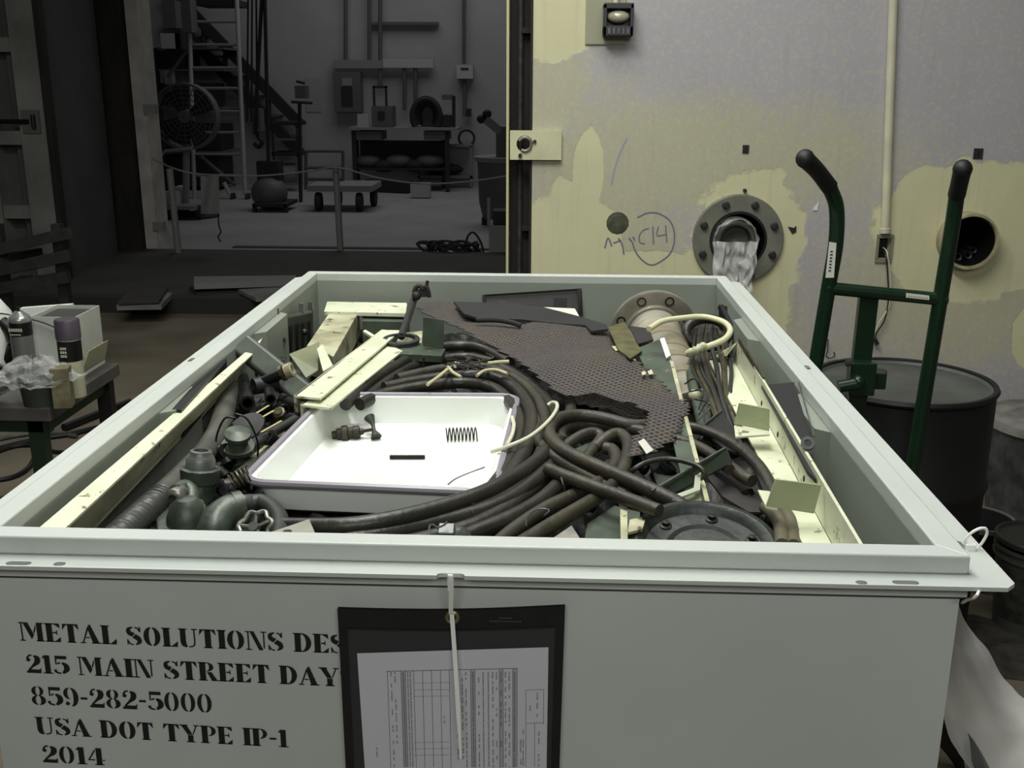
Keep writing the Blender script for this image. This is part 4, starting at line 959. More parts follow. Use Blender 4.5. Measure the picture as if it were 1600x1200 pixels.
# small wire cart
cy_ = depthY(292)
e = FE('side_cart', 'small open frame cart in front of the bench', 'cart', 695, 292)
Pt(e, 'top_shelf', fb(MB(), 652, 225, 738, 230, cy_, .5), FG); Pt(e, 'bottom_shelf', fb(MB(), 652, 274, 738, 279, cy_, .5), FG)
for px in (654, 736): Pt(e, 'leg', fb(MB(), px-2, 228, px+2, 292, cy_, .05), FG); Pt(e, 'leg', fb(MB(), px-2, 228, px+2, 284, cy_+.45, .05), FG)
FT('papers', 'pale papers on top of the small frame cart', 'papers', MB().slab([atY(676, 226, cy_+.1), atY(700, 223, cy_+.1), atY(700, 222, cy_+.35), atY(682, 223, cy_+.35)], (0, 0, .02)), FL)
FT('hand_wheel', 'dark round hand wheel standing on the frame cart', 'wheel', MB().lathe([(.12, -.02), (.16, -.02), (.16, .02), (.12, .02)], atY(729, 216, cy_+.1), (0, 1, 0), 20, closed=True), FD)  # loose hand wheel set on the cart shelf
FT('cart_load', 'dark heap of hoses lying inside the frame cart', 'hoses', MB().ball(atY(695, 264, cy_+.15), .34, 12, (1, .5, .3)), FD)
FT('white_crate', 'small white box on the far floor in front of the frame cart', 'box', fb(MB(), 641, 287, 671, 309, depthY(309), .25), FL)
# platform cart
py_ = depthY(331)
e = FE('platform_cart', 'flat platform cart with a rail handle and dark wheels', 'cart', 528, 331)
Pt(e, 'deck', fb(MB(), 479, 290, 581, 300, py_, .9), FG)
m_ = MB(); hy2 = py_+.8
for a in ((478, 296, 478, 236), (536, 296, 536, 236), (478, 236, 536, 236), (478, 262, 536, 262), (478, 280, 536, 280)): fc(m_, *a, hy2, .025)
Pt(e, 'rail_handle', m_, FM)
for px, yy in ((496, 0), (560, 0), (512, .7), (570, .7)): Pt(e, 'wheel', MB().lathe([(.0, -.04), (.13, -.04), (.14, 0), (.13, .04), (.0, .04)], V((atY(px, 320, py_).x, py_+.1+yy, .14)), (1, 0, 0), 20), FD)
# barrel table with microscope-like stand
bY = depthY(352)
e = FE('barrel_table', 'tall dark barrel with a round pale top at the doorway edge', 'barrel', 770, 352)
bx0 = atY(785, 300, bY); zt4 = atY(785, 247, bY).z
Pt(e, 'barrel', MB().lathe([(.0, .08), (.28, .08), (.33, .3), (.35, zt4-.06), (.0, zt4-.06)], (bx0.x, bY+.3, 0), UP, 28), FM)
Pt(e, 'round_top', MB().lathe([(.0, zt4-.05), (.38, zt4-.06), (.4, zt4), (.0, zt4)], (bx0.x, bY+.3, 0), UP, 28), FG)
Pt(e, 'foot', MB().cyl((bx0.x-.25, bY+.2, 0), (bx0.x-.25, bY+.2, .1), .04, 8), FD)
e = FE('bench_microscope', 'machine with twin round eyepieces standing on the barrel top', 'machine', 770, 250)
Pt(e, 'column', fb(MB(), 775, 198, 798, 246, bY+.2, .25), FM); Pt(e, 'arm', MB().beam([(-.05, -.05), (.05, -.05), (.05, .05), (-.05, .05)], atY(758, 186, bY+.2), atY(782, 206, bY+.25)), FG)
Pt(e, 'eyepiece', MB().ball(atY(752, 186, bY+.2), .06), FD); Pt(e, 'eyepiece', MB().ball(atY(761, 178, bY+.2), .06), FD)
kY = depthY(402)
e = FE('tool_trolley', 'small grey trolley on the far floor at the doorway edge', 'trolley', 778, 402)
Pt(e, 'case', fb(MB(), 764, 352, 800, 400, kY, .5), FG); Pt(e, 'handle', fb(MB(), 761, 310, 766, 352, kY, .04), FG); Pt(e, 'front_panel', fb(MB(), 770, 330, 800, 350, kY+.02, .3), FD)
# cord pile
cp_ = at(712, 402, 1.84); m_ = MB(); random.seed(9)
for k in range(5):
    m_.tube([cp_+V((math.cos(a)*(.22+.04*k)*random.uniform(.7, 1.2)-.05, math.sin(a)*.15, .04+abs(math.sin(a*1.5+k))*.12)) for a in [x*.7 for x in range(0, 10)]], .014, 6)
T('cord_pile', 'tangled dark cord pile on the floor inside the doorway', 'cord', m_, FD)
m_ = MB().tube([cp_+V((.1, 0, .05)), cp_+V((.13, 0, .22)), cp_+V((.2, 0, .27)), cp_+V((.28, 0, .15)), cp_+V((.3, 0, .0)), cp_+V((.22, 0, -.01))], .012, 6)
T('cord_loop', 'stiff cord loop standing up from the tangled cord pile', 'cord', m_, FD)
# barrier posts and rope
for px0, px1, yt, yb_, lab in ((268, 268, 264, 412, 'pale thin barrier post near the left jamb of the doorway'), (527, 531, 258, 405, 'pale thin barrier post in the middle of the doorway')):
    Yp = depthY(yb_); a = atY(px0, yt, Yp); b = atY(px1, yb_, Yp); FT('barrier_post', lab, 'post', MB().cyl((a.x, Yp, 0), (a.x-.02, Yp, a.z), .035, 12), FG, 'barrier posts in the doorway')
Yp = depthY(408); Yp1 = DY+.05
FT('barrier_rope', 'sagging rope barrier strung across the far doorway', 'rope', MB().tube([atY(237, 246, Yp1), atY(252, 254, Yp1), atY(268, 262, Yp-.05), atY(310, 272, Yp-.1), atY(400, 275, Yp-.1), atY(480, 268, Yp), atY(528, 262, Yp-.05), atY(590, 278, Yp), atY(660, 287, Yp), atY(730, 284, Yp), atY(800, 274, Yp)], .009, 6), FG)
FT('cloth_banner', 'pale cloth sheet hanging from the rope barrier', 'cloth', MB().grid(lambda u, v: atY(313+29*u, 272+62*v, Yp-.1)+V((0, .02*math.sin(u*6+v*2), 0)), 10, 10), FG)
FT('banner_cord', 'thin cord dangling below the cloth on the rope barrier', 'cord', MB().tube([atY(a, b, Yp-.1) for a, b in ((341, 334), (342, 352), (345, 362), (341, 370), (345, 378))], .008, 6), FD)
FT('jamb_clamp', 'small pale clamp on the left jamb of the doorway', 'clamp', fb(MB(), 223, 163, 242, 178, DY-.1, .1), FG)
FT('jamb_label', 'small pale box low on the left jamb', 'box', fb(MB(), 238, 347, 256, 361, DY-.05, .08), FG)
# rolling ladder / scaffold
sY = depthY(312)
e = FE('rolling_ladder', 'tall rolling scaffold ladder with rungs behind the floor fan', 'ladder', 340, 312)
for a in ((368, -40, 383, 305), (294, -40, 304, 312), (350, 285, 360, 305)): Pt(e, 'upright', fc(MB(), *a, sY, .035), FL)
for y in (34, 70, 106, 138, 174, 207, 241, 274):
    f = (y+40)/350; Pt(e, 'rung', fc(MB(), 296+6*f, y, 369+13*f, y, sY, .022), FG)
for a in ((312, 243, 368, 290), (303, 64, 262, 120)): Pt(e, 'brace', fc(MB(), *a, sY+.05, .03), FM)
Pt(e, 'platform', fb(MB(), 300, -2, 366, 8, sY, .8), FD)
for px in (362, 385): Pt(e, 'caster', MB().cyl(atY(px, 310, sY), atY(px, 310, sY)+V((.05, 0, 0)), .09, 14), FD)
# staircase behind
tY = sY+2.2
e = FE('staircase', 'dark steel staircase descending to the right in the far hall', 'stairs', 400, 300)
for a in ((262, -20, 470, 195), (262, 22, 470, 240)): Pt(e, 'handrail' if a[1] < 0 else 'stringer', MB().beam([(-.05, -.09), (.05, -.09), (.05, .09), (-.05, .09)], atY(a[0], a[1], tY), atY(a[2], a[3], tY)), FD)
for px in (318, 352, 386, 420): 
    t = (px-262)/208; Pt(e, 'baluster', fc(MB(), px, -20+215*t, px, 22+218*t, tY, .04), FD)
for k in range(7):
    t = k/7; px = 270+200*t; Pt(e, 'tread', fb(MB(), px, 24+218*t, px+26, 27+218*t, tY, .8), FM)
# dark storage mass behind fan
e = FE('storage_rack', 'dark storage rack full of equipment behind the floor fan', 'rack', 290, 300)
Pt(e, 'rack_frame', fb(MB(), 243, 75, 247, 300, tY-1, .1).bb(0, 0, 0, 0, 0, 0) if False else fb(MB(), 243, 75, 248, 300, tY-1, .1), FD)
for y0, y1, x1 in ((78, 108, 290), (130, 165, 330), (195, 235, 345), (245, 292, 345)): Pt(e, 'stored_case', fb(MB(), 246, y0, x1, y1, tY-.9, .8), FD)
for y in (76, 110, 170, 238): Pt(e, 'rack_shelf', fb(MB(), 243, y-2, 350, y+1, tY-1, 1), FM)
for k, (x0, y0, x1, y1) in enumerate(((256, 110, 270, 132), (272, 44, 284, 78), (250, 52, 282, 76), (252, 0, 276, 44))):
    FT('stored_equipment', ('grey round-topped unit on the second rack shelf', 'dark narrow unit on top of the rack', 'pale box on top of the storage rack', 'pale pipework above the storage rack')[k], 'equipment', fb(MB(), x0, y0, x1, y1, tY-1.1, .3), (FG, FD, FL, FM)[k])
# control cabinet hanging on ladder
FT('control_cabinet', 'grey control cabinet at the top of the scaffold ladder', 'cabinet', fb(MB(), 280, -20, 300, 50, sY-.3, .3), FM)
# floor fan
nY = depthY(345)+.3
nc = atY(291, 182, nY); fr_ = .44
e = FE('floor_fan', 'large round drum fan on a pedestal left in the far hall', 'fan', 291, 345)
Pt(e, 'housing_ring', MB().lathe([(fr_-.02, -.1), (fr_+.01, -.1), (fr_+.01, .1), (fr_-.02, .1)], nc, (0, 1, 0), 36, closed=True), FM)
Pt(e, 'motor_hub', MB().lathe([(.0, -.1), (.08, -.1), (.09, .1), (.0, .12)], nc, (0, 1, 0), 16), FG)
g_ = MB()
for k in range(1, 7): g_.tube([nc+V((math.cos(a)*fr_*k/7, -.1, math.sin(a)*fr_*k/7)) for a in [2*math.pi*j/24 for j in range(24)]], .006, 4, closed=True, smooth=0)
for k in range(16): a = 2*math.pi*k/16; g_.cyl(nc+V((0, -.1, 0)), nc+V((math.cos(a)*fr_, -.1, math.sin(a)*fr_)), .005, 4)
Pt(e, 'wire_guard', g_, FM)
for k in range(4):
    a = math.pi/2*k+.5; d = V((math.cos(a), 0, math.sin(a))); n_ = V((-math.sin(a), 0, math.cos(a)))
    Pt(e, 'blade', MB().slab([nc+d*.08+n_*.05, nc+d*.4+n_*.14+V((0, .04, 0)), nc+d*.4-n_*.12-V((0, .04, 0)), nc+d*.08-n_*.05], (0, .012, 0)), FD)
Pt(e, 'pedestal', fc(MB(), 291, 226, 291, 335, nY+.05, .05), FG)
Pt(e, 'base', MB().lathe([(.0, 0), (.35, 0), (.35, .03), (.08, .08), (.0, .08)], (nc.x, nY, 0), UP, 24), FD)
# low cart with white boxes
lY = depthY(346)
e = FE('push_cart', 'low push cart by the left jamb with a bent handle', 'cart', 280, 346)
Pt(e, 'deck', fb(MB(), 248, 322, 308, 328, lY, .7), FG)
m_ = MB(); [fc(m_, *a, lY+.02, .022) for a in ((249, 325, 249, 246), (249, 246, 258, 236), (258, 236, 300, 232))]; Pt(e, 'handle', m_, FG)
for px in (258, 306): Pt(e, 'wheel', MB().cyl((atY(px, 340, lY).x, lY+.1, .1), (atY(px, 340, lY).x+.06, lY+.1, .1), .1, 16), FD); Pt(e, 'wheel', MB().cyl((atY(px, 340, lY).x, lY+.55, .1), (atY(px, 340, lY).x+.06, lY+.55, .1), .1, 16), FD)
for k, (a, b, c, d) in enumerate(((254, 300, 276, 321), (272, 292, 288, 321))):
    FT('white_canister', ('left pale canister on the low push cart', 'right pale canister on the low push cart')[k], 'canister', fb(MB(), a, b, c, d, lY+.15+.25*k, .25), FL)
# hoist cables and hook block
gY = sY-1.5
for k, (a, b) in enumerate((((388, -40), (386, 190)), ((394, -40), (393, 190)), ((400, -40), (402, 200)), ((411, -40), (398, 210)), ((413, -40), (420, 275)))):
    FT('hoist_cable', ('leftmost thin hoist cable', 'second hoist cable from the left', 'middle hoist cable', 'thick slanting hoist cable', 'rightmost hoist cable reaching the floor machine')[k]+' in the far hall', 'cable', fc(MB(), *a, *b, gY, .014 if k < 3 else .028, seg=6), FD, 'hoist cables')
e = FE('hoist_block', 'dark hook block hanging at the end of the hoist cables', 'hoist', 400, 320)
Pt(e, 'block', fb(MB(), 391, 170, 407, 205, gY, .25), FM); Pt(e, 'hook', MB().tube([atY(a, b, gY+.1) for a, b in ((400, 205), (404, 215), (410, 222), (404, 230), (397, 224))], .03, 8), FD)
# round floor machine
mY = depthY(333)
e = FE('floor_machine', 'round bellied grey machine on small feet below the hoist', 'machine', 422, 333)
Pt(e, 'drum', MB().ball(atY(421, 302, mY+.35), .26, 18, (1.05, 1, .95)), FM); Pt(e, 'frame', fb(MB(), 394, 318, 448, 324, mY, .7), FD)
for px in (397, 446): Pt(e, 'foot', fb(MB(), px-3, 320, px+3, 333, mY, .08), FD)
Pt(e, 'motor', fb(MB(), 400, 252, 436, 284, mY+.3, .3), FD)
# steel stand and drill stand
e = FE('steel_stand', 'open steel stand table right of the hoist cables', 'stand', 447, 300)
hY_ = depthY(300)
Pt(e, 'top', fb(MB(), 424, 190, 468, 196, hY_, .5), FD); Pt(e, 'shelf', fb(MB(), 424, 238, 468, 244, hY_, .5), FD); Pt(e, 'upper_shelf', fb(MB(), 432, 216, 462, 220, hY_, .5), FM)
for px in (427, 465): Pt(e, 'leg', fb(MB(), px-2, 192, px+2, 300, hY_, .06), FD)
FT('stand_canister', 'grey round canister under the steel stand', 'canister', MB().cyl(atY(440, 270, hY_+.2), atY(466, 270, hY_+.2), .17, 16), FG)
e = FE('drill_stand', 'tall thin stand with a small machine head on top', 'stand', 470, 316)
dY2 = depthY(316)
Pt(e, 'pole', fc(MB(), 468, 160, 470, 316, dY2, .03), FD); Pt(e, 'head', fb(MB(), 460, 134, 478, 154, dY2-.1, .25), FM)
Pt(e, 'cross_handle', fc(MB(), 455, 159, 488, 161, dY2-.1, .022), FD); Pt(e, 'upper_arm', fc(MB(), 463, 127, 476, 130, dY2, .022), FD)
FT('tube_rack', 'low dark rack of tubes on the far floor behind the platform cart', 'rack', MB().beam([(-.1, -.1), (.1, -.1), (.1, .1), (-.1, .1)], at(575, 289, 1.75), at(640, 292, 1.75)), FD)
# ============================================================ SCRAP IN THE BOX
def project(p):
    d = V(p)-CAM; z = d.dot(F_); return 800+FPX*d.dot(R_)/z, 600-FPX*d.dot(U_)/z
def PX(L_, drop=None):
    P = [at(*q) if len(q) == 3 else at(q[0], q[1], drop) for q in L_]
    for p in P: p.x = max(-.5565, min(.5565, p.x)); p.y = min(2.921, p.y)
    return P
def inpoly(x, y, P):
    c = False; n = len(P)
    for i in range(n):
        x1, y1 = P[i]; x2, y2 = P[(i+1) % n]
        if (y1 > y) != (y2 > y) and x < (x2-x1)*(y-y1)/(y2-y1)+x1: c = not c
    return c
def plate(name, lab, cat, pts, t, m_, drop=None, group=None, bev=0, ext=None):
    return T(name, lab, cat, MB().slab(PX(pts, drop), ext or (0, 0, -t)), m_, group=group, bev=bev)

# heap of small dark scrap everything lies on
random.seed(21)
def bed(u, v):
    x = -.557+1.114*u; y = 1.165+1.757*v
    h = .69-.03*noise.noise(V((x*9, y*9, 0)))-.03*noise.noise(V((x*28, y*28, 3)))-.012*noise.noise(V((x*70, y*70, 6)))
    h += .09*max(0, (.50-abs(x))*-1+.06)/.06*0
    return V((x, y, 1.86-h))
hm = MB().grid(bed, 90, 140)
T('scrap_heap', 'dark heap of oily small scrap underneath everything in the box', 'scrap', hm, mat('oily_scrap', (46, 48, 44), .5, .2, c2=(66, 70, 60), scale=26, amt=.9, bump=.6, bscale=60), kind='stuff')

# ---- white enamel tray
tc4 = PX([(515, 618), (806, 620), (768, 768), (383, 752)], .60)   # far-left, far-right, near-right, near-left
def rrect(u, inset, dz, n=9, rad=.12):
    # closed loop of points of a rounded quad, u not used
    pts = []
    cs = [(0, 0), (1, 0), (1, 1), (0, 1)]
    W_ = (tc4[1]-tc4[0]).length; H_ = (tc4[2]-tc4[1]).length
    ra, rb_ = .04/W_, .04/H_; ia, ib = inset/W_, inset/H_
    for k, (cx, cy) in enumerate(cs):
        ux = cx*(1-2*ia)+ia; vy = cy*(1-2*ib)+ib
        sx = 1 if cx == 0 else -1; sy = 1 if cy == 0 else -1
        for j in range(n):
            t = j/(n-1)*math.pi/2
            a0 = {0: (-1, 0), 1: (0, -1), 2: (1, 0), 3: (0, 1)}[k]
            an = {0: math.pi, 1: 1.5*math.pi, 2: 0, 3: .5*math.pi}[k]+t
            x = ux+sx*ra+math.cos(an)*ra; y = vy+sy*rb_+math.sin(an)*rb_
            p = (tc4[0]*(1-x)+tc4[1]*x)*(1-y)+(tc4[3]*(1-x)+tc4[2]*x)*y
            if k == 2 and dz > -.012: p = p+V((.006, -.004, -.006))*math.sin(t*2)*1.3
            pts.append(p+V((0, 0, dz)))
    return pts
tr = E('enamel_tray', 'white enamel tray with a grey rim lying on the cable coils in the box', 'tray', (tc4[3]+tc4[1])/2+V((0, 0, -.062)))
rings = [rrect(0, -.002, 0), rrect(0, .005, -.002), rrect(0, .010, -.025), rrect(0, .020, -.052), rrect(0, .034, -.06)]
def loft(rings, cap_last=True):
    mb = MB(); n = len(rings[0]); vs = [p for r in rings for p in r]; fs = []
    for i in range(len(rings)-1):
        for k in range(n): fs.append((i*n+k, i*n+(k+1) % n, (i+1)*n+(k+1) % n, (i+1)*n+k))
    if cap_last: fs.append([(len(rings)-1)*n+k for k in range(n)])
    return mb.add(vs, fs)
o = tbasin = Pt(tr, 'basin', loft(rings), ENAM); sm = o.modifiers.new('s', 'SOLIDIFY'); sm.thickness = .0015; sm.offset = 1 if False else -1
Pt(tr, 'rim', MB().tube(rrect(0, -.005, .0), .0064, 8, closed=True, smooth=0), ENRIM, 'grey rolled rim')
bz = tc4[0].z-.0585
def tp(px, py, dz=0): return at(px, py, 1.86-bz-dz)
# stopcock in the tray
vv = E('stopcock', 'small stained brass stopcock valve lying in the enamel tray', 'valve', tp(550, 682))
VB = mat('stained_valve_brass', (96, 88, 66), .5, .4, c2=(54, 50, 40), scale=60, bump=.2)
A0 = tp(519, 680, .008); A1_ = tp(566, 674, .014); A2_ = tp(582, 671, .018); dr_ = (A1_-A0).normalized()
Pt(vv, 'body', MB().lathe([(.0, 0), (.008, 0), (.008, .008), (.012, .01), (.012, .018), (.016, .02), (.016, .03), (.011, .032), (.011, .04), (.013, .041), (.013, .052), (.007, .054), (.006, .06)], A0, dr_, 12), VB)
vst = Pt(vv, 'stem', MB().cyl(A0+dr_*.055, A2_, .0035, 8), VB)
Pt(vv, 'packing_nut', MB().lathe([(.0, 0), (.010, 0), (.010, .012), (.0, .012)], A0+dr_*.036, dr_, 6), DKST)
h0, h1 = tp(577, 652, .034), tp(588, 683, .006)
Pt(vst, 'tee_handle', MB().tube([h0, h0*.7+h1*.3+V((.002, 0, 0)), h0*.3+h1*.7, h1], lambda t: .009-.0035*math.sin(math.pi*t)+.002*math.cos(6*t), 10), mat('green_patina_handle', (92, 104, 88), .5, c2=(60, 66, 56), scale=50))
T('coil_spring', 'small dark compression spring standing in the back right of the tray', 'spring', MB().helix(tp(697, 679, .012), tp(746, 678, .012), .0125, .0013, 8.5, 6, 18), DKST)
T('threaded_rod', 'short rusty threaded rod lying in the middle of the tray', 'rod', MB().tube([tp(609, 714, .004)+(tp(664, 714, .004)-tp(609, 714, .004))*k/60 for k in range(61)], lambda t: .0038+.0007*(1 if int(t*60) % 2 else -1), 8, smooth=0), mat('rusty_rod2', (70, 66, 58), .7))
T('bent_wire', 'thin grey wire bent across the near right corner of the tray', 'wire', MB().tube([tp(700, 757, .01), tp(712, 748, .014), tp(735, 738, .02), tp(752, 732, .026), tp(757, 730, .03)], .0014, 6), GREY)

# ---- long cream beam along the left wall
b0_, b1_ = at(410, 527, .55), at(65, 820, .55); c0_, c1_ = at(401, 547, .553), at(108, 820, .553)
b1_ = b0_+(b1_-b0_)*1.04; c1_ = c0_+(c1_-c0_)*1.05
e = E('steel_channel', 'long cream painted steel channel leaning along the left wall of the box', 'channel', (b0_+b1_)/2)
Pt(e, 'top_flange', MB().slab([b0_, c0_, c1_, b1_], (0, 0, -.004)), CREAM, bev=.0015)
w0 = at(371, 590, .595); w1 = at(147, 823, .595); w1 = w0+(w1-w0)*1.05; 
c0s = c0_+(c1_-c0_)*.10
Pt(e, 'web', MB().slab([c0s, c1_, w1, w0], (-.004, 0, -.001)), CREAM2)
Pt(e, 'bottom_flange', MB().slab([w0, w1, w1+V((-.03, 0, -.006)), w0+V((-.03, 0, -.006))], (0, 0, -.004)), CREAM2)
plate('steel_cover', 'dark steel cover standing between the long cream channel and the left wall', 'cover', [(264, 608), (279, 603), (348, 560), (352, 566), (283, 640), (268, 640)], .05, DKST, .545)

# ---- grey hose beside it
e = E('flexible_hose', 'thick dusty grey hose lying beside the long cream channel', 'hose', at(270, 740, .62))
hp_ = PX([(150, 868), (186, 838), (236, 792), (286, 744), (320, 708), (340, 677), (350, 645), (357, 606)], .61)
Pt(e, 'hose', MB().tube(hp_, .0205, 14), RUBG)
Pt(e, 'ribbed_end', MB().tube(crom(PX([(146, 872), (186, 838), (236, 792), (252, 777)], .61), 26), lambda t: .0215+.001*math.sin(t*210), 14, smooth=0), mat('ribbed_grey', (88, 91, 84), .45), 'ribbed steel sleeve at the near end')

# ---- cluster of valve bodies front left
CAST = mat('green_grey_casting', (104, 117, 98), .42, .2, c2=(70, 80, 66), scale=22, spots=(112, 108, 76), sscale=30, sth=.66, bump=.25)
SILV = mat('worn_bright_metal', (158, 160, 146), .35, .6, c2=(108, 110, 96), scale=40)
uc = at(312, 765, .60)
e = E('pipe_union', 'green grey pipe union with a ten sided collar at the front left', 'pipe fitting', uc+V((0, 0, -.05)))
tilt = V((.08, .1, 1))
Pt(e, 'body', MB().lathe([(.0, -.05), (.024, -.05), (.024, .0), (.021, .004), (.021, .018), (.0, .018)], uc, tilt, 24), CAST)
Pt(e, 'collar', MB().lathe([(.019, .012), (.030, .014), (.031, .034), (.026, .036), (.022, .034), (.019, .030)], uc, tilt, 10, closed=True), CAST)
Pt(e, 'neck', MB().lathe([(.013, .02), (.021, .022), (.022, .047), (.019, .053), (.017, .055), (.016, .061), (.011, .062), (.010, .03)], uc, tilt, 24, closed=True), GREY)
e = E('valve_body', 'green grey valve casting with a side port and a square base at the front left', 'valve', at(285, 820, .64))  # body of a valve, type not known
Pt(e, 'base_plate', MB().slab(PX([(243, 806), (262, 778), (330, 790), (352, 822), (330, 850), (246, 838)], .615), (0, 0, -.014)), CAST, bev=.003)
Pt(e, 'dome', MB().lathe([(.0, .034), (.014, .033), (.024, .024), (.030, .006), (.032, -.012), (.0, -.012)], at(294, 812, .612), (0, 0, 1), 24), CAST)
Pt(e, 'side_neck', MB().tube(PX([(296, 800, .60), (299, 772, .585), (288, 762, .578), (276, 770, .578)]), .0125, 14), CAST)
nz = at(284, 768, .578); na = at(268, 783, .583)-nz
Pt(e, 'threaded_nozzle', MB().lathe([(.013, 0), (.014, .003), (.0125, .006), (.014, .010), (.0145, .018), (.012, .021), (.008, .022), (.008, .0)], nz, na, 20, closed=True), SILV, 'bright threaded nozzle')
Pt(e, 'lug_ring', MB().lathe([(.010, -.003), (.016, -.003), (.016, .003), (.010, .003)], at(302, 793, .592), (.3, -.5, .9), 18, closed=True), CAST)
e = E('pipe_elbow', 'large dark green pipe elbow beside the valve casting at the front', 'pipe elbow', at(345, 815, .64))
Pt(e, 'elbow', MB().tube(PX([(372, 796, .592), (356, 800, .592), (340, 814, .598), (332, 836, .61), (330, 856, .63)]), .024, 18), CAST)
Pt(e, 'collar', MB().cyl(at(364, 797, .592), at(378, 794, .592), .026, 18), CAST)
e = E('corrugated_elbow', 'narrow corrugated bent tube in front of the enamel tray', 'tube', at(415, 810, .63))
Pt(e, 'bend', MB().tube(PX([(392, 786), (408, 785), (424, 793), (436, 808), (438, 826), (436, 845)], .60), .0125, 14), mat('green_grey_tube', (78, 86, 76), .5, c2=(60, 64, 58), scale=30))
Pt(e, 'threaded_end', MB().tube([at(380, 787, .60)+(at(396, 786, .60)-at(380, 787, .60))*k/24 for k in range(25)], lambda t: .0135+.0012*math.sin(t*75), 14, smooth=0), GREY)
hw = at(398, 824, .578)
e = E('handwheel', 'small worn metal handwheel with scalloped rim at the front edge', 'handwheel', hw+V((0, 0, -.01)))
wa = V((-.2, -.65, .75)); wn = wa.normalized(); wx_ = wn.cross(UP).normalized(); wyy = wn.cross(wx_)
rim_pts = [hw+(wx_*math.cos(a)+wyy*math.sin(a))*(.023+.0022*math.cos(7*a)) for a in [2*math.pi*k/56 for k in range(56)]]
Pt(e, 'rim', MB().tube(rim_pts, .0034, 8, closed=True, smooth=0), SILV)
for k in range(5):
    a = 2*math.pi*k/5; Pt(e, 'spoke', MB().cyl(hw, hw+(wx_*math.cos(a)+wyy*math.sin(a))*.022, .0026, 8), SILV)
Pt(e, 'hub', MB().lathe([(.0, -.004), (.007, -.004), (.007, .005), (.0, .005)], hw, wa, 12), GREY)
plate('gusset_bracket', 'pale grey triangular bracket with a hole at the front rim', 'bracket', [(398, 840), (483, 811), (496, 842)], .004, mat('pale_grey_bracket', (150, 152, 140), .5, c2=(136, 130, 104), scale=20), .572)
e_h = at(449, 832, .5715); T('rivet_stub', 'dark oval hole plug in the triangular bracket', 'plug', MB().lathe([(.0, 0), (.006, 0), (.006, .002), (.0, .002)], e_h, UP, 12), BLACK)
# spring ring, reel, disc
sc_ = at(375, 747, .595)
T('coil_spring', 'dull wire spring wedged against the left rim of the tray', 'spring', MB().helix(sc_+V((-.012, -.008, -.004)), sc_+V((.014, .006, .006)), .0125, .0018, 5, 6, 18), mat('dull_spring', (120, 116, 92), .4, .5))
rc_ = at(372, 705, .615)
e = E('valve_bonnet', 'dark green stepped valve bonnet with wire clips left of the tray', 'valve', rc_+V((0, 0, -.03)))
ra_ = V((.15, -.35, 1))
Pt(e, 'stack', MB().lathe([(.0, -.03), (.024, -.03), (.024, -.012), (.02, -.01), (.02, .004), (.028, .006), (.028, .014), (.017, .016), (.016, .03), (.022, .032), (.022, .04), (.012, .043), (.0, .044)], rc_, ra_, 28), CAST)
for k in (-1, 1):
    Pt(e, 'wire_clip', MB().tube([rc_+V((k*.032, 0, -.02)), rc_+V((k*.036, -.004, .02)), rc_+V((k*.02, .0, .058)), rc_+V((0, 0, .064+.004*k))], .0019, 6), DKST)
dc_ = at(385, 668, .60)
T('steel_disc', 'dark round steel disc on edge behind the valve bonnet', 'disc', MB().lathe([(.0, -.003), (.012, -.003), (.034, -.002), (.035, .002), (.012, .004), (.0, .005)], dc_, (-.25, -.45, .85), 36), DKGR)
# junction box
j0, j1 = at(402, 538, .555), at(474, 576, .57); jx = (j1-j0); L_j = jx.length
jc = (j0+j1)/2+V((-.008, -.012, -.032)); jz = V((.12, -.85, .55))
e = E('junction_box', 'grey rounded electrical junction box tilted near the left wall', 'electrical box', jc)
JB = mat('junction_box_grey', (120, 128, 116), .42, .2, c2=(98, 106, 94), scale=14)
Pt(e, 'case', MB().box(jc, (L_j, .05, .045), X=jx, Z=jz), JB, bev=.009)
jn = jz.normalized(); jxx = jx.normalized(); jy = jn.cross(jxx)
for k, r_ in ((-.022, .011), (.028, .009)): Pt(e, 'knockout', MB().lathe([(r_-.0018, 0), (r_, 0), (r_, .0012), (r_-.0018, .0012)], jc+jxx*k+jn*.0227, jn, 22, closed=True), GREY)
ja, jb = at(412, 596, .592), at(440, 584, .575)
nip = Pt(e, 'conduit_nipple', MB().cyl(ja, jb, .011, 14), DKST)
Pt(nip, 'lock_nut', MB().lathe([(.010, 0), (.017, 0), (.017, .006), (.010, .006)], jb, jb-ja, 8, closed=True), BRASS, 'brass coloured lock nut')
Pt(nip, 'end_bushing', MB().lathe([(.011, .0), (.015, .002), (.016, .016), (.010, .018)], jb+(jb-ja)*.2, jb-ja, 16, closed=True), mat('pale_bushing', (176, 172, 140), .35, .3))
# folded beige bracket
e = E('folded_bracket', 'beige folded sheet bracket between the junction box and the cream block', 'bracket', at(485, 565, .62))
BG = mat('beige_green_paint', (150, 154, 118), .5, c2=(132, 138, 104), scale=9)
Pt(e, 'plate', MB().slab(PX([(452, 553, .585), (499, 534, .585), (497, 578, .61), (478, 590, .62)]), (0, 0, -.004)), BG)
Pt(e, 'lip', MB().slab(PX([(495, 545, .575), (504, 538, .575), (520, 571, .588), (505, 580, .588)]), (0, 0, -.005)), CREAM)
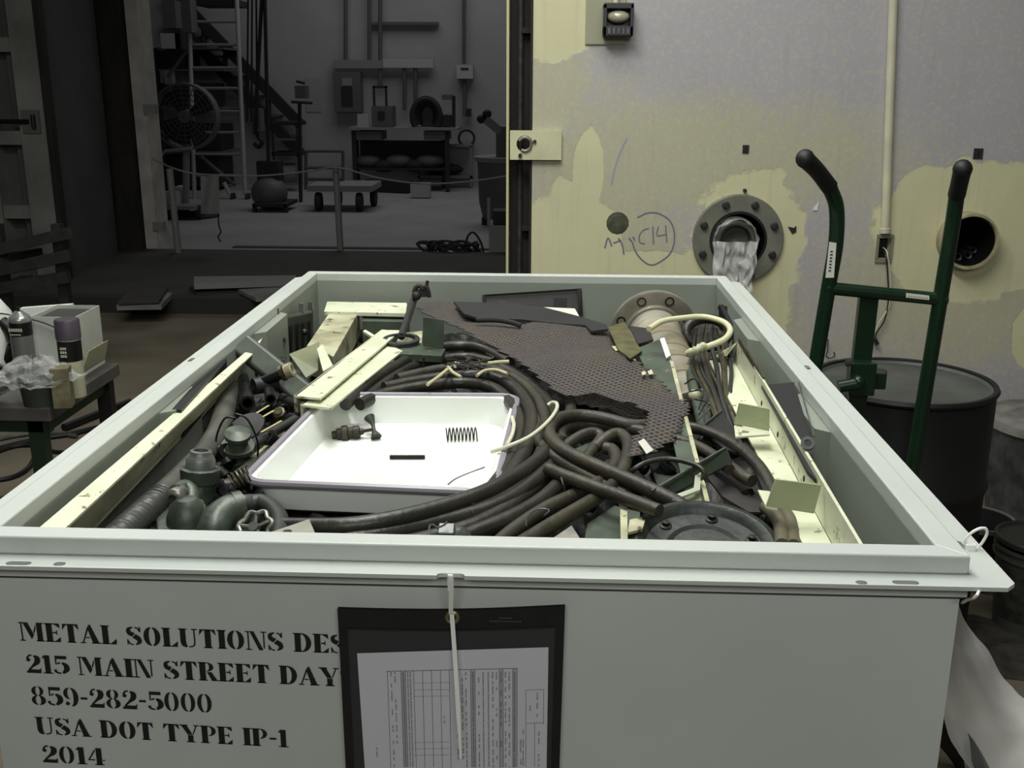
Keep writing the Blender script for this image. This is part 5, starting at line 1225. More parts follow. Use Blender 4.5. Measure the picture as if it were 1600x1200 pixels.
# short pipes with round ends, left
def pipe_end(name, lab, cat, a, b, r, m_, group=None, ri=.65):
    L_ = (b-a).length
    return T(name, lab, cat, MB().lathe([(r*ri, 0), (r, 0), (r, L_), (r*ri, L_)], a, b-a, 18, closed=True), m_, group=group)
pipe_end('pipe_stub', 'dark pipe stub with its open end facing forward above the steel disc', 'pipe', at(387, 630, .60), at(378, 590, .625), .0145, DKST)
pipe_end('pipe_stub', 'smaller dark pipe stub right of the open one', 'pipe', at(423, 624, .60), at(418, 590, .62), .011, DKST)
pipe_end('pipe_coupling', 'short dark coupling lying below the junction box', 'pipe', at(396, 604, .60), at(432, 598, .60), .017, DKGR)
T('hex_plug', 'dull brass plug beside the dark pipe stubs', 'plug', MB().lathe([(.0, 0), (.012, 0), (.012, .01), (.008, .011), (.008, .014), (.0, .014)], at(438, 648, .60), (-.1, -.6, .7), 8), BRASS)
for k, (a, b, c, d) in enumerate(((393, 651, 420, 634), (398, 659, 428, 642), (408, 676, 440, 658))):
    T('brass_strip', ('topmost', 'middle', 'lowest')[k]+' of three thin brass strips near the dark pipe stubs', 'strip', MB().beam([(-.0022, 0), (.0022, 0), (.0022, .0012), (-.0022, .0012)], at(a, b, .595), at(c, d, .59)), mat('pale_brass', (196, 188, 134), .35, .4), group='brass strips')
T('lever_arm', 'dark rounded lever arm running towards the tray corner', 'lever', MB().tube(PX([(392, 700), (420, 680), (450, 662), (462, 655)], .61), .0085, 10), DKGR)
T('flat_bar', 'green grey flat bar lying under the tray rim at left', 'bar', MB().beam([(-.012, -.004), (.012, -.004), (.012, .004), (-.012, .004)], at(378, 740, .63), at(440, 690, .625)), CAST)
T('flat_bar', 'stained pale flat bar between the lever arm and the tray', 'bar', MB().beam([(-.008, -.003), (.008, -.003), (.008, .003), (-.008, .003)], at(396, 712, .622), at(440, 676, .62)), CREAM2)
# loose fittings in the dark hollow on the left
random.seed(31)
spots_ = [(352, 690), (340, 720), (352, 745), (345, 768), (362, 772), (330, 800), (355, 655), (368, 640), (352, 618), (438, 625), (446, 640), (372, 612), (410, 575), (428, 560), (300, 680), (358, 728), (440, 700), (455, 672), (392, 762), (340, 600), (445, 608), (402, 640)]
proto = None
for k, (a, b) in enumerate(spots_):
    p = at(a, b, .632)
    if proto is None:
        proto = T('pipe_fitting', 'small dark hollow fitting loose among the scrap left of the tray', 'pipe fitting', MB().lathe([(.006, 0), (.0115, 0), (.0115, .008), (.0095, .009), (.0095, .02), (.012, .021), (.012, .028), (.006, .028)], (0, 0, 0), UP, 10, closed=True), DKST, group='small loose fittings left of the tray'); o = proto
    else: o = proto.copy(); COL.objects.link(o)
    o.location = p; o.rotation_euler = (random.uniform(.6, 2), random.uniform(-.6, .6), random.uniform(0, 6)); s_ = random.uniform(.8, 1.5); o.scale = (s_,)*3

# ---- back left: slotted rack
e = E('slotted_rack', 'green grey slotted terminal rack standing in the back left corner of the box', 'rack', at(455, 530, .66))
r0, r1 = at(424, 501, .555), at(489, 486, .585); rd = (r1-r0)
Pt(e, 'face_plate', MB().slab([r0, r1, r1+V((0, -.02, -.11)), r0+V((0, -.02, -.11))], (-.004, .003, 0)), mat('rack_green_grey', (98, 108, 94), .5, c2=(80, 90, 78), scale=12))
Pt(e, 'top_rail', MB().beam([(-.004, -.003), (.004, -.003), (.004, .003), (-.004, .003)], r0, r1), GREY)
nn = V((.25, -.9, 0)).normalized()
for t in (.08, .2, .42, .58, .72, .88):
    a = r0+rd*t+V((.003, -.009, -.022)); w_ = rd.normalized()*.008
    Pt(e, 'slot', MB().slab([a-w_, a+w_, a+w_+V((0, -.014, -.075)), a-w_+V((0, -.014, -.075))], (.001, -.001, 0)), BLACK)
for t in (.12, .72, .95): Pt(e, 'terminal_post', MB().box(r0+rd*t+V((0, 0, .014)), (.012, .01, .026)), GREY)
Pt(e, 'knob', MB().ball(at(476, 519, .60), .0085), BLACK)
pipe_end('conduit_connector', 'bright conduit connector poking from behind the cream block', 'connector', at(441, 533, .60), at(436, 516, .60), .010, GREY)

# ---- cream block and plank at the back left
e = E('steel_beam', 'cream painted steel beam end lying at the back left, scuffed on top', 'beam', at(520, 525, .66))
Pt(e, 'web_block', MB().slab(PX([(518, 483, .60), (562, 484, .60), (521, 557, .60), (479, 540, .60)]), (0, 0, -.07)), CREAM2, bev=.002)
Pt(e, 'cross_flange', MB().slab(PX([(511, 471), (636, 473), (635, 489), (506, 486)], .592), (0, 0, -.012)), CREAM, bev=.002)
plate('green_sheet', 'dull green sheet standing behind the angle irons at the back of the box', 'panel', [(566, 493), (640, 494), (640, 503), (566, 502)], .07, GRNP, .61)
plate('stick', 'short pale stick lying in the gap beside the cream beam', 'stick', [(567, 517), (571, 515), (598, 531), (594, 534)], .006, CREAM, .615)
# ---- two stacked cream angle irons
def angle(name, lab, top, drop, leg, m_):
    e = E(name, lab, 'angle iron', at(550, 580, drop+.04)); P = PX(top, drop)
    Pt(e, 'top_leg', MB().slab(P, (0, 0, -.005)), m_, bev=.001)
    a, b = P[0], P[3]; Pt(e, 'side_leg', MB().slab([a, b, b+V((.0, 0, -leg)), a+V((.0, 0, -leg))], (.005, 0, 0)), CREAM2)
angle('angle_iron', 'upper of two nested cream angle irons, its end resting by the tray', [(596, 515), (627, 516), (501, 622), (459, 618)], .572, .035, CREAM)
angle('angle_iron', 'lower cream angle iron nested under the other and over the tray corner', [(606, 537), (629, 548), (517, 637), (469, 632)], .583, .03, CREAM)
plate('cream_plate', 'small cream plate under the ring behind the angle irons', 'plate', [(628, 520), (660, 517), (659, 536), (618, 536)], .006, CREAM2, .60)
# ---- green bracket with ring and rod
e = E('green_bracket', 'dull green angle bracket standing behind the cable coils', 'bracket', at(660, 548, .62))
Pt(e, 'base', MB().slab(PX([(610, 538), (655, 535), (696, 545), (690, 556), (612, 552)], .585), (0, 0, -.016)), GRNP, bev=.001)
yb_ = at(676, 545, .585).y
Pt(e, 'upright', MB().slab([atY(661, 496, yb_), atY(694, 500, yb_), atY(692, 546, yb_), atY(661, 541, yb_)], (0, .006, 0)), GRNP)
T('steel_ring', 'dark flat steel ring lying on the green bracket', 'ring', MB().lathe([(.030, -.003), (.042, -.004), (.043, .003), (.032, .004)], at(627, 531, .575), (0, -.08, 1), 36, closed=True), DKGR)
T('steel_rod', 'dark slanting rod standing up beside the steel ring', 'rod', MB().cyl(at(627, 526, .575), atY(647, 468, 2.62), .009, 12), DKGR)
kc = atY(657, 457, 2.60)
e = E('beam_clamp', 'dark rusty beam clamp at the upper left end of the perforated sheet', 'clamp', kc)
CL = mat('rusty_clamp', (84, 78, 74), .6, .2, c2=(52, 48, 46), scale=40)
Pt(e, 'jaw', MB().tube([kc+V((a, 0, b)) for a, b in ((-.016, -.016), (-.014, .008), (-.002, .017), (.006, .008), (.014, .016), (.02, .002), (.022, -.012))], .0055, 8).box(kc+V((.002, .003, -.002)), (.026, .012, .018)), CL)
Pt(e, 'boss', MB().ball(kc+V((-.010, -.004, -.008)), .012), CL); Pt(e, 'screw', MB().cyl(kc+V((.014, 0, .0)), kc+V((.018, 0, .03)), .004, 8), CL)

# ---- perforated brown sheet (real holes)
OUT = [(636, 473), (680, 472), (712, 473), (746, 495), (790, 499), (816, 507), (845, 500), (912, 510), (951, 515), (964, 545), (993, 562), (1019, 583), (1049, 613), (1068, 621), (1073, 638), (1068, 659), (1063, 671), (1052, 686), (1027, 703), (1010, 709), (981, 710), (989, 684), (1010, 667), (1018, 645), (998, 634), (960, 622), (930, 613), (890, 618), (867, 608), (840, 586), (811, 563), (755, 533), (720, 512), (694, 502), (663, 487)]
def sheet_drop(x, y): return .588-.012*math.sin(max(0, min(1, (y-1.7)/1.1))*math.pi)+.0035*math.sin(x*14+y*9)+.004*math.sin(y*17-x*5)
def perf(out, cell, hole, rot, dropf, x0, x1, y0, y1):
    mb = MB(); cr, sr = math.cos(rot), math.sin(rot); idx = {}
    def vert(x, y, key):
        if key in idx: return idx[key]
        mb.v.append(V((x, y, 1.86-dropf(x, y)))); idx[key] = len(mb.v)-1; return idx[key]
    N = int(2.0/cell)
    for i in range(-N, N):
        for j in range(-N, N):
            u, v = (i+.5)*cell, (j+.5)*cell; x = u*cr-v*sr+(x0+x1)/2; y = u*sr+v*cr+(y0+y1)/2
            if not (x0 < x < x1 and y0 < y < y1): continue
            p = project((x, y, 1.86-dropf(x, y)))
            if not inpoly(p[0], p[1], out): continue
            cs, hs = [], []
            for k, (a, b) in enumerate(((-.5, -.5), (.5, -.5), (.5, .5), (-.5, .5))):
                uu, vv_ = u+a*cell, v+b*cell; key = ('c', i+int(a > 0), j+int(b > 0))
                cs.append(vert(uu*cr-vv_*sr+(x0+x1)/2, uu*sr+vv_*cr+(y0+y1)/2, key))
            for k in range(8):
                an = math.radians(225+45*k); uu, vv_ = u+math.cos(an)*hole, v+math.sin(an)*hole
                hs.append(vert(uu*cr-vv_*sr+(x0+x1)/2, uu*sr+vv_*cr+(y0+y1)/2, ('h', i, j, k)))
            for k in range(4):
                mb.f.append([cs[k], cs[(k+1) % 4], hs[(2*k+2) % 8], hs[2*k+1], hs[2*k]])
    return mb
ps = E('perforated_sheet', 'large torn brown perforated metal sheet draped over the cables at the back', 'perforated sheet', at(900, 560, .6))
mb = perf(OUT, .0122, .0031, .62, sheet_drop, -.4, .5, 1.6, 3.0)
o = Pt(ps, 'sheet', mb, MATBR); sm = o.modifiers.new('s', 'SOLIDIFY'); sm.thickness = .0022; sm.offset = -1
LIPP = [(862, 604), (930, 612), (975, 622), (1016, 642), (1008, 655), (975, 650), (950, 640), (905, 632)]
mb = perf(LIPP, .0135, .0036, .5, lambda x, y: .622+.0*x, -.3, .5, 1.5, 2.6)
o = Pt(ps, 'torn_lip', mb, MATBR); sm = o.modifiers.new('s', 'SOLIDIFY'); sm.thickness = .0022
Pt(ps, 'pale_patch', MB().slab(PX([(997, 690, .583), (1006, 685, .583), (1021, 703, .584), (1010, 709, .584)]), (0, 0, -.001)), mat('pale_dirt', (196, 196, 184), .7), 'pale scraped patch')
for q in ([(956, 541), (970, 539), (976, 547), (962, 548)], [(966, 550), (990, 556), (994, 563), (975, 558)], [(1002, 582), (1007, 579), (1010, 584), (1004, 586)], [(1012, 580), (1018, 577), (1021, 584), (1014, 585)]):
    Pt(ps, 'paint_chip', MB().slab(PX([(a, b, .568) for a, b in q]), (0, 0, -.001)), mat('pale_chip', (190, 188, 156), .7))
# dark rubber flap lying over it
FLP = [(709, 471), (768, 473), (850, 480), (905, 494), (948, 507), (950, 514), (924, 517), (915, 508), (870, 505), (815, 499), (748, 497), (725, 490)]
def flapdrop(k): return .565-.008*math.sin(k/11*math.pi*2)
plate('rubber_flap', 'dark curled rubber flap lying on the back edge of the perforated sheet', 'flap', [(a, b, flapdrop(i)) for i, (a, b) in enumerate(FLP)], .006, MATDK)
T('strap_end', 'narrow dark curl below the rubber flap', 'strap', MB().tube(PX([(745, 500, .565), (775, 500, .56), (800, 504, .56), (814, 509, .566)]), .0065, 8), MATDK)
plate('tarp_scrap', 'olive peeled paint scrap at the right edge of the perforated sheet', 'scrap', [(950, 511), (976, 503), (990, 528), (1003, 548), (985, 560), (966, 546)], .003, OLIVE, .56)
plate('dark_tile', 'dark square tile leaning behind the green sheet box', 'tile', [(983, 509), (1014, 513), (1021, 531), (997, 537)], .003, mat('dark_tile', (62, 60, 56), .6), .565)

# ---- lid leaning on the back wall, white bar
yk2 = 2.90
e = E('panel_lid', 'grey brown rectangular lid with cut outs leaning on the back wall of the box', 'lid', atY(830, 480, yk2))
Pt(e, 'sheet', MB().slab([atY(755, 461, yk2), atY(908, 451, yk2), atY(909, 500, yk2-.02), atY(757, 500, yk2-.02)], (0, .003, 0)), mat('grey_brown_lid', (104, 100, 98), .55, c2=(84, 80, 78), scale=12))
Pt(e, 'folded_edge', MB().slab([atY(754, 460.5, yk2-.004), atY(909, 450.5, yk2-.004), atY(909, 453, yk2-.004), atY(754, 463, yk2-.004)], (0, -.004, 0)), DKST)
Pt(e, 'end_flange', MB().slab([atY(902, 452, yk2-.005), atY(909, 451, yk2-.005), atY(911, 495, yk2-.02), atY(904, 490, yk2-.02)], (0, -.012, 0)), DKST)
Pt(e, 'end_flange', MB().slab([atY(754, 461, yk2-.005), atY(759, 461, yk2-.005), atY(760, 476, yk2-.012), atY(754, 476, yk2-.012)], (0, -.010, 0)), DKST)
for q in ((865, 466, 886, 480), (778, 469, 793, 475)):
    Pt(e, 'cut_out', MB().slab([atY(q[0], q[1], yk2-.007), atY(q[2], q[1], yk2-.007), atY(q[2], q[3], yk2-.012), atY(q[0], q[3], yk2-.012)], (0, .002, 0)), BLACK)
plate('white_bar', 'white pointed bar lying in front of the leaning lid', 'bar', [(830, 479), (898, 482), (905, 494), (898, 496), (850, 487)], .012, mat('white_bar_paint', (222, 222, 200), .5), .58)

# ---- flanged pipe at the back
fc_ = at(1021, 520, .605); fdir = (at(1078, 640, .66)-fc_).normalized()
fdir = V((fdir.x, fdir.y, -.13)).normalized()
e = E('flanged_pipe', 'tan wrapped pipe with a large bolt flange at the back right of the box', 'pipe', fc_+V((0, 0, -.1)))
FLG = mat('grey_brown_flange', (158, 154, 138), .42, .2, c2=(138, 134, 118), scale=16)
Pt(e, 'flange', MB().lathe([(.0, -.012), (.108, -.012), (.110, -.009), (.110, .004), (.106, .006), (.076, .006), (.072, .014), (.0, .014)], fc_, fdir, 48), FLG)
bx_ = V((1, 0, 0)); bx_ = (bx_-fdir*bx_.dot(fdir)).normalized(); by_ = fdir.cross(bx_)
for k in range(8):
    a = math.radians(22.5+45*k); Pt(e, 'bolt_hole', MB().lathe([(.0, 0), (.0085, 0), (.0085, .0015), (.012, .002), (.012, 0)], fc_+(bx_*math.cos(a)+by_*math.sin(a))*.091+fdir*.0058, fdir, 16), BLACK)
Pt(e, 'pipe', MB().lathe([(.0, .0), (.066, .0), (.066, .05), (.062, .055), (.060, .50), (.0, .50)], fc_, fdir, 36), TAN)
for h in (.12, .2, .27, .36): Pt(e, 'wrap_band', MB().lathe([(.060, h), (.0635, h+.002), (.0635, h+.03), (.060, h+.032)], fc_, fdir+V((.0, 0, .0)), 36, closed=True), mat('tan_band', (150, 142, 112), .6))
# ---- long dull green channel next to it
g0_, g1_ = at(1040, 545, .57), at(1108, 802, .612)
e = E('green_channel', 'long dull green channel with a worn cream edge running down the right side', 'channel', (g0_+g1_)/2)
Pt(e, 'top', MB().slab(PX([(993, 545, .565), (1034, 529, .56), (1048, 558, .566), (1108, 802, .61), (1078, 802, .61), (1040, 640, .59)]), (0, 0, -.004)), GRNP)
Pt(e, 'side', MB().slab(PX([(1048, 558, .568), (1108, 802, .612)])+[at(1108, 802, .612)+V((.012, 0, -.05)), at(1048, 558, .568)+V((.012, 0, -.05))], (-.004, 0, 0)), GRNP)
Pt(e, 'worn_edge', MB().beam([(-.0035, -.003), (.0035, -.003), (.0035, .002), (-.0035, .002)], *PX([(1049, 565, .566), (1109, 800, .609)])), CREAM2, 'worn cream edge')
Pt(e, 'white_lip', MB().slab(PX([(1031, 529, .556), (1038, 527, .556), (1048, 555, .562), (1041, 559, .562)]), (0, 0, -.004)), WHITEP, 'bright white end lip')
# ---- white cable loop, bundle of dark wires, corner valve
T('white_cable', 'stiff white cable loop standing over the flanged pipe', 'cable', MB().tube(PX([(1014, 514, .535), (1035, 502, .53), (1065, 497, .528), (1100, 495, .528), (1130, 503, .53), (1141, 516, .535), (1132, 530, .54), (1110, 540, .548), (1090, 546, .556), (1074, 553, .57)]), .0068, 10), mat('cream_cable', (206, 206, 168), .45))
T('cable_gland', 'knotted pale end of the white cable loop', 'cable end', MB().tube(PX([(1100, 541, .549), (1093, 544, .55), (1084, 549, .556), (1076, 552, .566)]), lambda t: .0085+.0018*math.sin(t*25), 10), CREAM2)
random.seed(8)
for k in range(9):
    ox_ = -26+6.5*k; mm_ = (RUB, BRASS, DKGR)[k % 3]
    T('wire', ('thin wire strand in the dark bundle running down beside the cream channel'), 'wire', MB().tube([at(1108+ox_*.7+random.uniform(-3, 3), 497+abs(k-4)*3, .575), at(1106+ox_+random.uniform(-5, 5), 535, .575), at(1112+ox_+random.uniform(-6, 6), 575, .59), at(1124+ox_*.8+random.uniform(-6, 6), 620, .605), at(1142+ox_*.7, 675, .63)], random.uniform(.0035, .0065), 7), mm_, group='strands of the dark wire bundle')
T('rubber_collar', 'dark rubber collar around the top of the wire bundle', 'collar', MB().tube([at(1105, 520, .575)+V((.05*math.cos(a), .02*math.sin(a), .03*math.sin(a))) for a in [2*math.pi*k/14 for k in range(14)]], .012, 10, closed=True), RUB)
for k in range(3):
    T('curled_wire', ('upper', 'middle', 'lower')[k]+' thin black wire curl springing from the wire bundle', 'wire', MB().tube(PX([(1070+8*k, 600+12*k, .58), (1085+9*k, 592+18*k, .565), (1100+5*k, 608+14*k, .57), (1092, 640+8*k, .59)]), .0015, 6), BLACK)
e = E('corner_valve', 'black valve handle standing in the back right corner of the box', 'valve', at(1132, 520, .60))
cv = at(1131, 505, .565)
Pt(e, 'stem', MB().cyl(cv+V((0, .03, .035)), cv+V((.005, 0, -.06)), .011, 12), BLACK)
Pt(e, 'lever', MB().beam([(-.006, -.006), (.006, -.006), (.006, .006), (-.006, .006)], cv+V((-.006, .03, .036)), cv+V((.022, -.05, -.02))), BLACK)
T('green_tube', 'dull green tube lying between the green channel and the wire bundle', 'tube', MB().tube(PX([(1072, 560, .60), (1082, 600, .605), (1092, 640, .615), (1104, 690, .63)]), .011, 12), GRNP)
T('green_tube', 'second dull green tube lower down by the black plate', 'tube', MB().tube(PX([(1098, 612, .605), (1104, 650, .615), (1106, 680, .62)]), .0085, 12), CAST)
T('round_knob', 'pale round knob between the green channel and the wires', 'ball', MB().ball(at(1085, 618, .60), .0125), CREAM2)  # round knob in cream paint

# ---- cream channel with clips on the right
q0, q1 = at(1108, 563, .60), at(1256, 852, .60); s0, s1 = at(1145, 559, .60), at(1301, 852, .60); u0, u1 = at(1154, 531, .538), at(1344, 852, .538)
q1 = q0+(q1-q0)*1.1; s1 = s0+(s1-s0)*1.1; u1 = u0+(u1-u0)*1.02
e = E('cream_channel', 'long cream painted channel with two welded clips along the right wall of the box', 'channel', (q0+s1)/2)
Pt(e, 'floor_flange', MB().slab([q0, s0, s1, q1], (0, 0, -.005)), CREAM, bev=.001)
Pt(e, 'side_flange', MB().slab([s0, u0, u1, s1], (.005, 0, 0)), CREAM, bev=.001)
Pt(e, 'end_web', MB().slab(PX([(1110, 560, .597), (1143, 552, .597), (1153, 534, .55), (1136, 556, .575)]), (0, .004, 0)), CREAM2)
def clip(name, face, lip, Y, t=.004):
    Pt(e, name, MB().slab([atY(a, b, Y) for a, b in face], (0, t, 0)), mat('cream_green_paint', (172, 180, 142), .5, c2=(160, 168, 132), scale=9, spots=(104, 98, 70), sscale=28, sth=.68), bev=.0008)
    Pt(e, name+'_lip', MB().slab([V(x) for x in lip], (0, 0, -.004)), CREAM, bev=.0008)
Y1 = at(1172, 680, .585).y
clip('clip', [(1155, 630), (1203, 639), (1202, 674), (1147, 663)], [atY(1147, 664, Y1), atY(1202, 675, Y1), atY(1203, 678, Y1-.035), atY(1149, 682, Y1-.035)], Y1)
Y2 = at(1230, 795, .575).y
clip('clip', [(1212, 749), (1284, 758), (1272, 803), (1197, 791)], [atY(1197, 791, Y2), atY(1215, 794, Y2), atY(1203, 767, Y2+.05), atY(1184, 765, Y2+.05)], Y2)
for a, b in ((1215, 679), (1256, 748), (1190, 630)): Pt(e, 'rust_chip', MB().ball(at(a, b, .567), .0045, 8, (.3, .8, 1.2)), mat('rust_chip', (70, 62, 48), .9))
T('rusty_strip', 'thin rusty strip leaning outside the cream channel at its far end', 'strip', MB().beam([(-.002, -.006), (.002, -.006), (.002, .006), (-.002, .006)], at(1155, 531, .535), at(1193, 594, .54)), BRASS)
e = E('black_plate', 'black steel plate wedged between the cream channel and the right wall', 'plate', at(1240, 650, .56))
Pt(e, 'plate', MB().slab(PX([(1190, 602, .549), (1248, 597, .535), (1266, 680, .545), (1276, 750, .548), (1262, 736, .549), (1228, 672, .549)]), (0, 0, -.006)), mat('black_plate_paint', (26, 26, 27), .45))
Pt(e, 'bright_edge', MB().beam([(-.001, -.001), (.001, -.001), (.001, .001), (-.001, .001)], *PX([(1255, 597, .5245), (1272, 682, .5275)])), GREY)
Pt(e, 'eyelet', MB().lathe([(.0055, -.003), (.0105, -.003), (.0105, .004), (.0055, .004)], at(1262, 693, .528), (-.2, -.8, .6), 20, closed=True), GREY)
# ---- dark plates in the hollow on the right
BKP = mat('dark_plate', (44, 43, 42), .5, c2=(34, 34, 33), scale=10)
plate('dark_plate', 'black triangular plate under the first clip of the cream channel', 'plate', [(1095, 669), (1128, 642), (1160, 690), (1162, 712), (1130, 700)], .004, BKP, .60)
T('plate_edge', 'pale bent edge strip on the black triangular plate', 'strip', MB().beam([(-.001, -.0015), (.001, -.0015), (.001, .0015), (-.001, .0015)], *PX([(1094, 669, .597), (1128, 641, .597)])), GREY)
plate('dark_plate', 'large dark plate sloping behind the round casting at right', 'plate', [(1100, 738), (1150, 720), (1180, 760), (1206, 800), (1170, 800), (1128, 775)], .004, mat('brown_grey_plate', (84, 80, 76), .5), .63)
plate('dark_plate', 'narrow dark plate beside the second clip of the cream channel', 'plate', [(1162, 690), (1178, 700), (1206, 768), (1196, 775)], .004, BKP, .60)
plate('green_plate', 'dull green plate half hidden by the curved black cable', 'plate', [(1010, 712), (1062, 696), (1090, 745), (1030, 765)], .005, mat('mottled_green_plate', (78, 88, 76), .6, c2=(62, 70, 60), scale=20), .63)
plate('green_plate', 'dull green plate inside the brown cable loop', 'plate', [(890, 705), (925, 690), (948, 696), (915, 730), (896, 722)], .004, GRNP, .635)
plate('green_plate', 'dull green plate at the front edge right of the grey card', 'plate', [(918, 818), (960, 790), (1000, 800), (1000, 850), (912, 850)], .004, GRNP, .62)
T('cream_bar', 'narrow upright cream bar standing between the front green plates', 'bar', MB().slab(PX([(969, 788), (980, 788), (981, 852), (970, 852)], .595), (0, 0, -.01)), CREAM2)
plate('cream_scrap', 'stained cream scrap lying against the round casting', 'scrap', [(984, 812), (1010, 806), (1004, 826), (980, 832)], .004, CREAM2, .60)
e = E('green_handle', 'dark green flat handle arm crossing the green channel', 'arm', at(1085, 740, .60))  # a loose green handle, not a bracket
Pt(e, 'arm', MB().slab(PX([(1018, 768, .588), (1132, 701, .578), (1137, 703, .578), (1144, 722, .59), (1040, 778, .605)]), (0, .003, -.004)), mat('dark_green_arm', (66, 84, 66), .4, .2, c2=(80, 92, 76), scale=18))
Pt(e, 'top_edge', MB().beam([(-.0015, -.0015), (.0015, -.0015), (.0015, .0015), (-.0015, .0015)], *PX([(1018, 767, .585), (1133, 700, .576)])), GREY)
Pt(e, 'hook_lip', MB().slab(PX([(1086, 743, .585), (1095, 738, .585), (1094, 765, .592), (1052, 781, .592), (1046, 776, .592), (1084, 762, .592)]), (0, 0, -.004)), mat('worn_pale', (170, 176, 154), .5), 'worn pale hooked lip')
plate('pale_green_sheet', 'pale green sheet under the dark green arm', 'panel', [(1050, 778), (1094, 766), (1098, 790), (1040, 800)], .003, BG, .605)
# ---- round casting at the front right
rcx = at(1094, 787, .598); rc0 = V((rcx.x+.004, rcx.y-.108, rcx.z))
e = E('round_casting', 'large round dark cast cover with studs at the front right of the box', 'casting', rc0+V((0, 0, -.05)))
CST = mat('dark_casting', (82, 90, 82), .45, .1, c2=(60, 67, 61), scale=18, bump=.35)
rta = V((0, -.2, 1)); rc0 = rc0+V((-.010, .002, -.011))
Pt(e, 'cover', MB().lathe([(.0, -.012), (.045, -.012), (.05, -.008), (.054, -.012), (.082, -.012), (.087, -.004), (.094, .0), (.104, -.003), (.113, -.014), (.114, -.05), (.0, -.05)], rc0, rta, 56), CST)
rta = rta.normalized(); ux = V((1, 0, 0)); uy = rta.cross(ux)
for k in range(6):
    a = math.radians(15+60*k+ (0)); c = rc0+(ux*math.cos(a)+uy*math.sin(a))*.070+rta*-.012
    Pt(e, 'stud', MB().lathe([(.009, 0), (.009, .002), (.0055, .003), (.005, .008), (.0, .0085)], c, rta, 12), DKST)
# ---- bits at the front rim
e = E('pipe_clip', 'small grey clip with bright wires at the front rim', 'clip', at(698, 835, .60))
Pt(e, 'body', MB().box(at(698, 834, .575), (.022, .02, .022), Z=V((0, -.4, 1))), GREY, bev=.002)
Pt(e, 'cone', MB().lathe([(.0, .018), (.010, .016), (.02, .0), (.0, -.002)], at(716, 842, .585), (.5, -.4, .5), 18), GREY)
Pt(e, 'wire', MB().tube(PX([(672, 846, .565), (671, 824, .56), (676, 820, .558), (684, 824, .56), (694, 820, .558), (699, 815, .555)]), .0014, 6), GALV)
plate('grey_card', 'pale grey pointed card at the front rim right of the clip', 'card', [(850, 850), (893, 821), (912, 850)], .003, mat('grey_card', (160, 158, 146), .7, c2=(128, 124, 112), scale=30), .565)
T('wire_loop', 'thin pale wire loop at the front between the thick cables', 'wire', MB().tube(PX([(822, 822), (824, 808), (836, 797), (850, 795), (858, 798), (850, 806)], .565), .0012, 6), GALV)
T('pale_wire', 'short pale wire standing between the brown cables', 'wire', MB().tube(PX([(873, 735, .60), (878, 750, .58), (884, 772, .60)]), .0016, 6), GALV)

# ---- thick cables
def cable(lab, pts, drop, r, m_, group=None, name='thick_cable', cat='cable'):
    P = [at(q[0], q[1], q[2] if len(q) == 3 else drop) for q in pts]
    return T(name, lab, cat, MB().tube(P, r, 12), m_, group=group)
GC = 'dark cables coiled around the tray'
cable('dark cable arching nearest the green bracket behind the tray', [(540, 632), (578, 596), (620, 572), (665, 549), (712, 540), (755, 545), (795, 566)], .60, .0125, RUB, GC)
cable('dark cable just inside the outermost arch behind the tray', [(566, 628), (600, 600), (640, 575), (690, 562), (730, 558), (770, 566)], .612, .0115, RUB, GC)
cable('low dark cable close behind the back rim of the tray', [(562, 632), (600, 616), (660, 604), (720, 598), (768, 606), (798, 630), (812, 660), (806, 700), (786, 740), (760, 775)], .607, .0125, RUB, GC)
cable('dark cable second from the back rim of the tray', [(600, 606), (660, 594), (735, 586), (785, 594), (815, 618), (830, 650), (826, 690), (806, 730), (776, 765), (730, 795)], .60, .0125, RUB, GC)
cable('dark cable third from the tray, sweeping down its right side', [(620, 592), (690, 577), (755, 574), (806, 592), (838, 622), (852, 660), (848, 700), (826, 742), (790, 776), (730, 806)], .605, .0118, RUBB, GC)
cable('outermost dark cable on the right of the tray', [(780, 572), (826, 598), (858, 632), (872, 672), (866, 712), (842, 752), (800, 790), (750, 818)], .612, .0125, RUB, GC)
cable('dark cable rising from under the perforated sheet right of the tray', [(868, 590), (886, 612), (892, 640), (884, 668), (872, 700), (862, 745)], .615, .0115, RUBB, GC)
cable('long dark cable sweeping along the front of the tray', [(872, 688, .60), (834, 724, .595), (792, 752, .59), (740, 776, .588), (650, 803, .588), (560, 820, .59), (490, 823, .595), (440, 822, .60)], .59, .0125, RUB, GC)
cable('dark cable below the one along the front of the tray', [(858, 732), (815, 768), (765, 794), (700, 812), (620, 830), (540, 846)], .605, .0125, RUB, GC)
cable('dark cable third from the front of the tray', [(880, 750), (845, 782), (800, 808), (742, 832), (690, 852)], .60, .012, RUB, GC)
cable('dark cable fourth from the tray at the front rim', [(800, 790), (740, 822), (660, 844), (600, 856)], .612, .013, RUB, GC)
GB = 'brown dusty cable loops'
cable('outer brown cable of the big loop, running to the round casting', [(1020, 664, .603), (985, 664, .60), (940, 653, .592), (902, 649, .588), (872, 655, .585), (858, 670, .583), (864, 689, .583), (886, 707, .584), (930, 728, .586), (1000, 758, .59), (1058, 786, .60), (1080, 802, .61)], .59, .0118, RUBB, GB)
cable('brown cable inside the top of the big loop, running right under the sheet', [(880, 690), (876, 678), (890, 667), (925, 662), (975, 668), (1030, 680), (1085, 698), (1130, 722), (1162, 745), (1175, 752)], .606, .0105, RUBB, GB)
cable('brown cable emerging left of the big loop and crossing below it', [(842, 655, .612), (838, 680, .60), (852, 702, .598), (880, 722, .60), (925, 748, .605), (980, 774, .61)], .60, .0105, RUBB, GB)
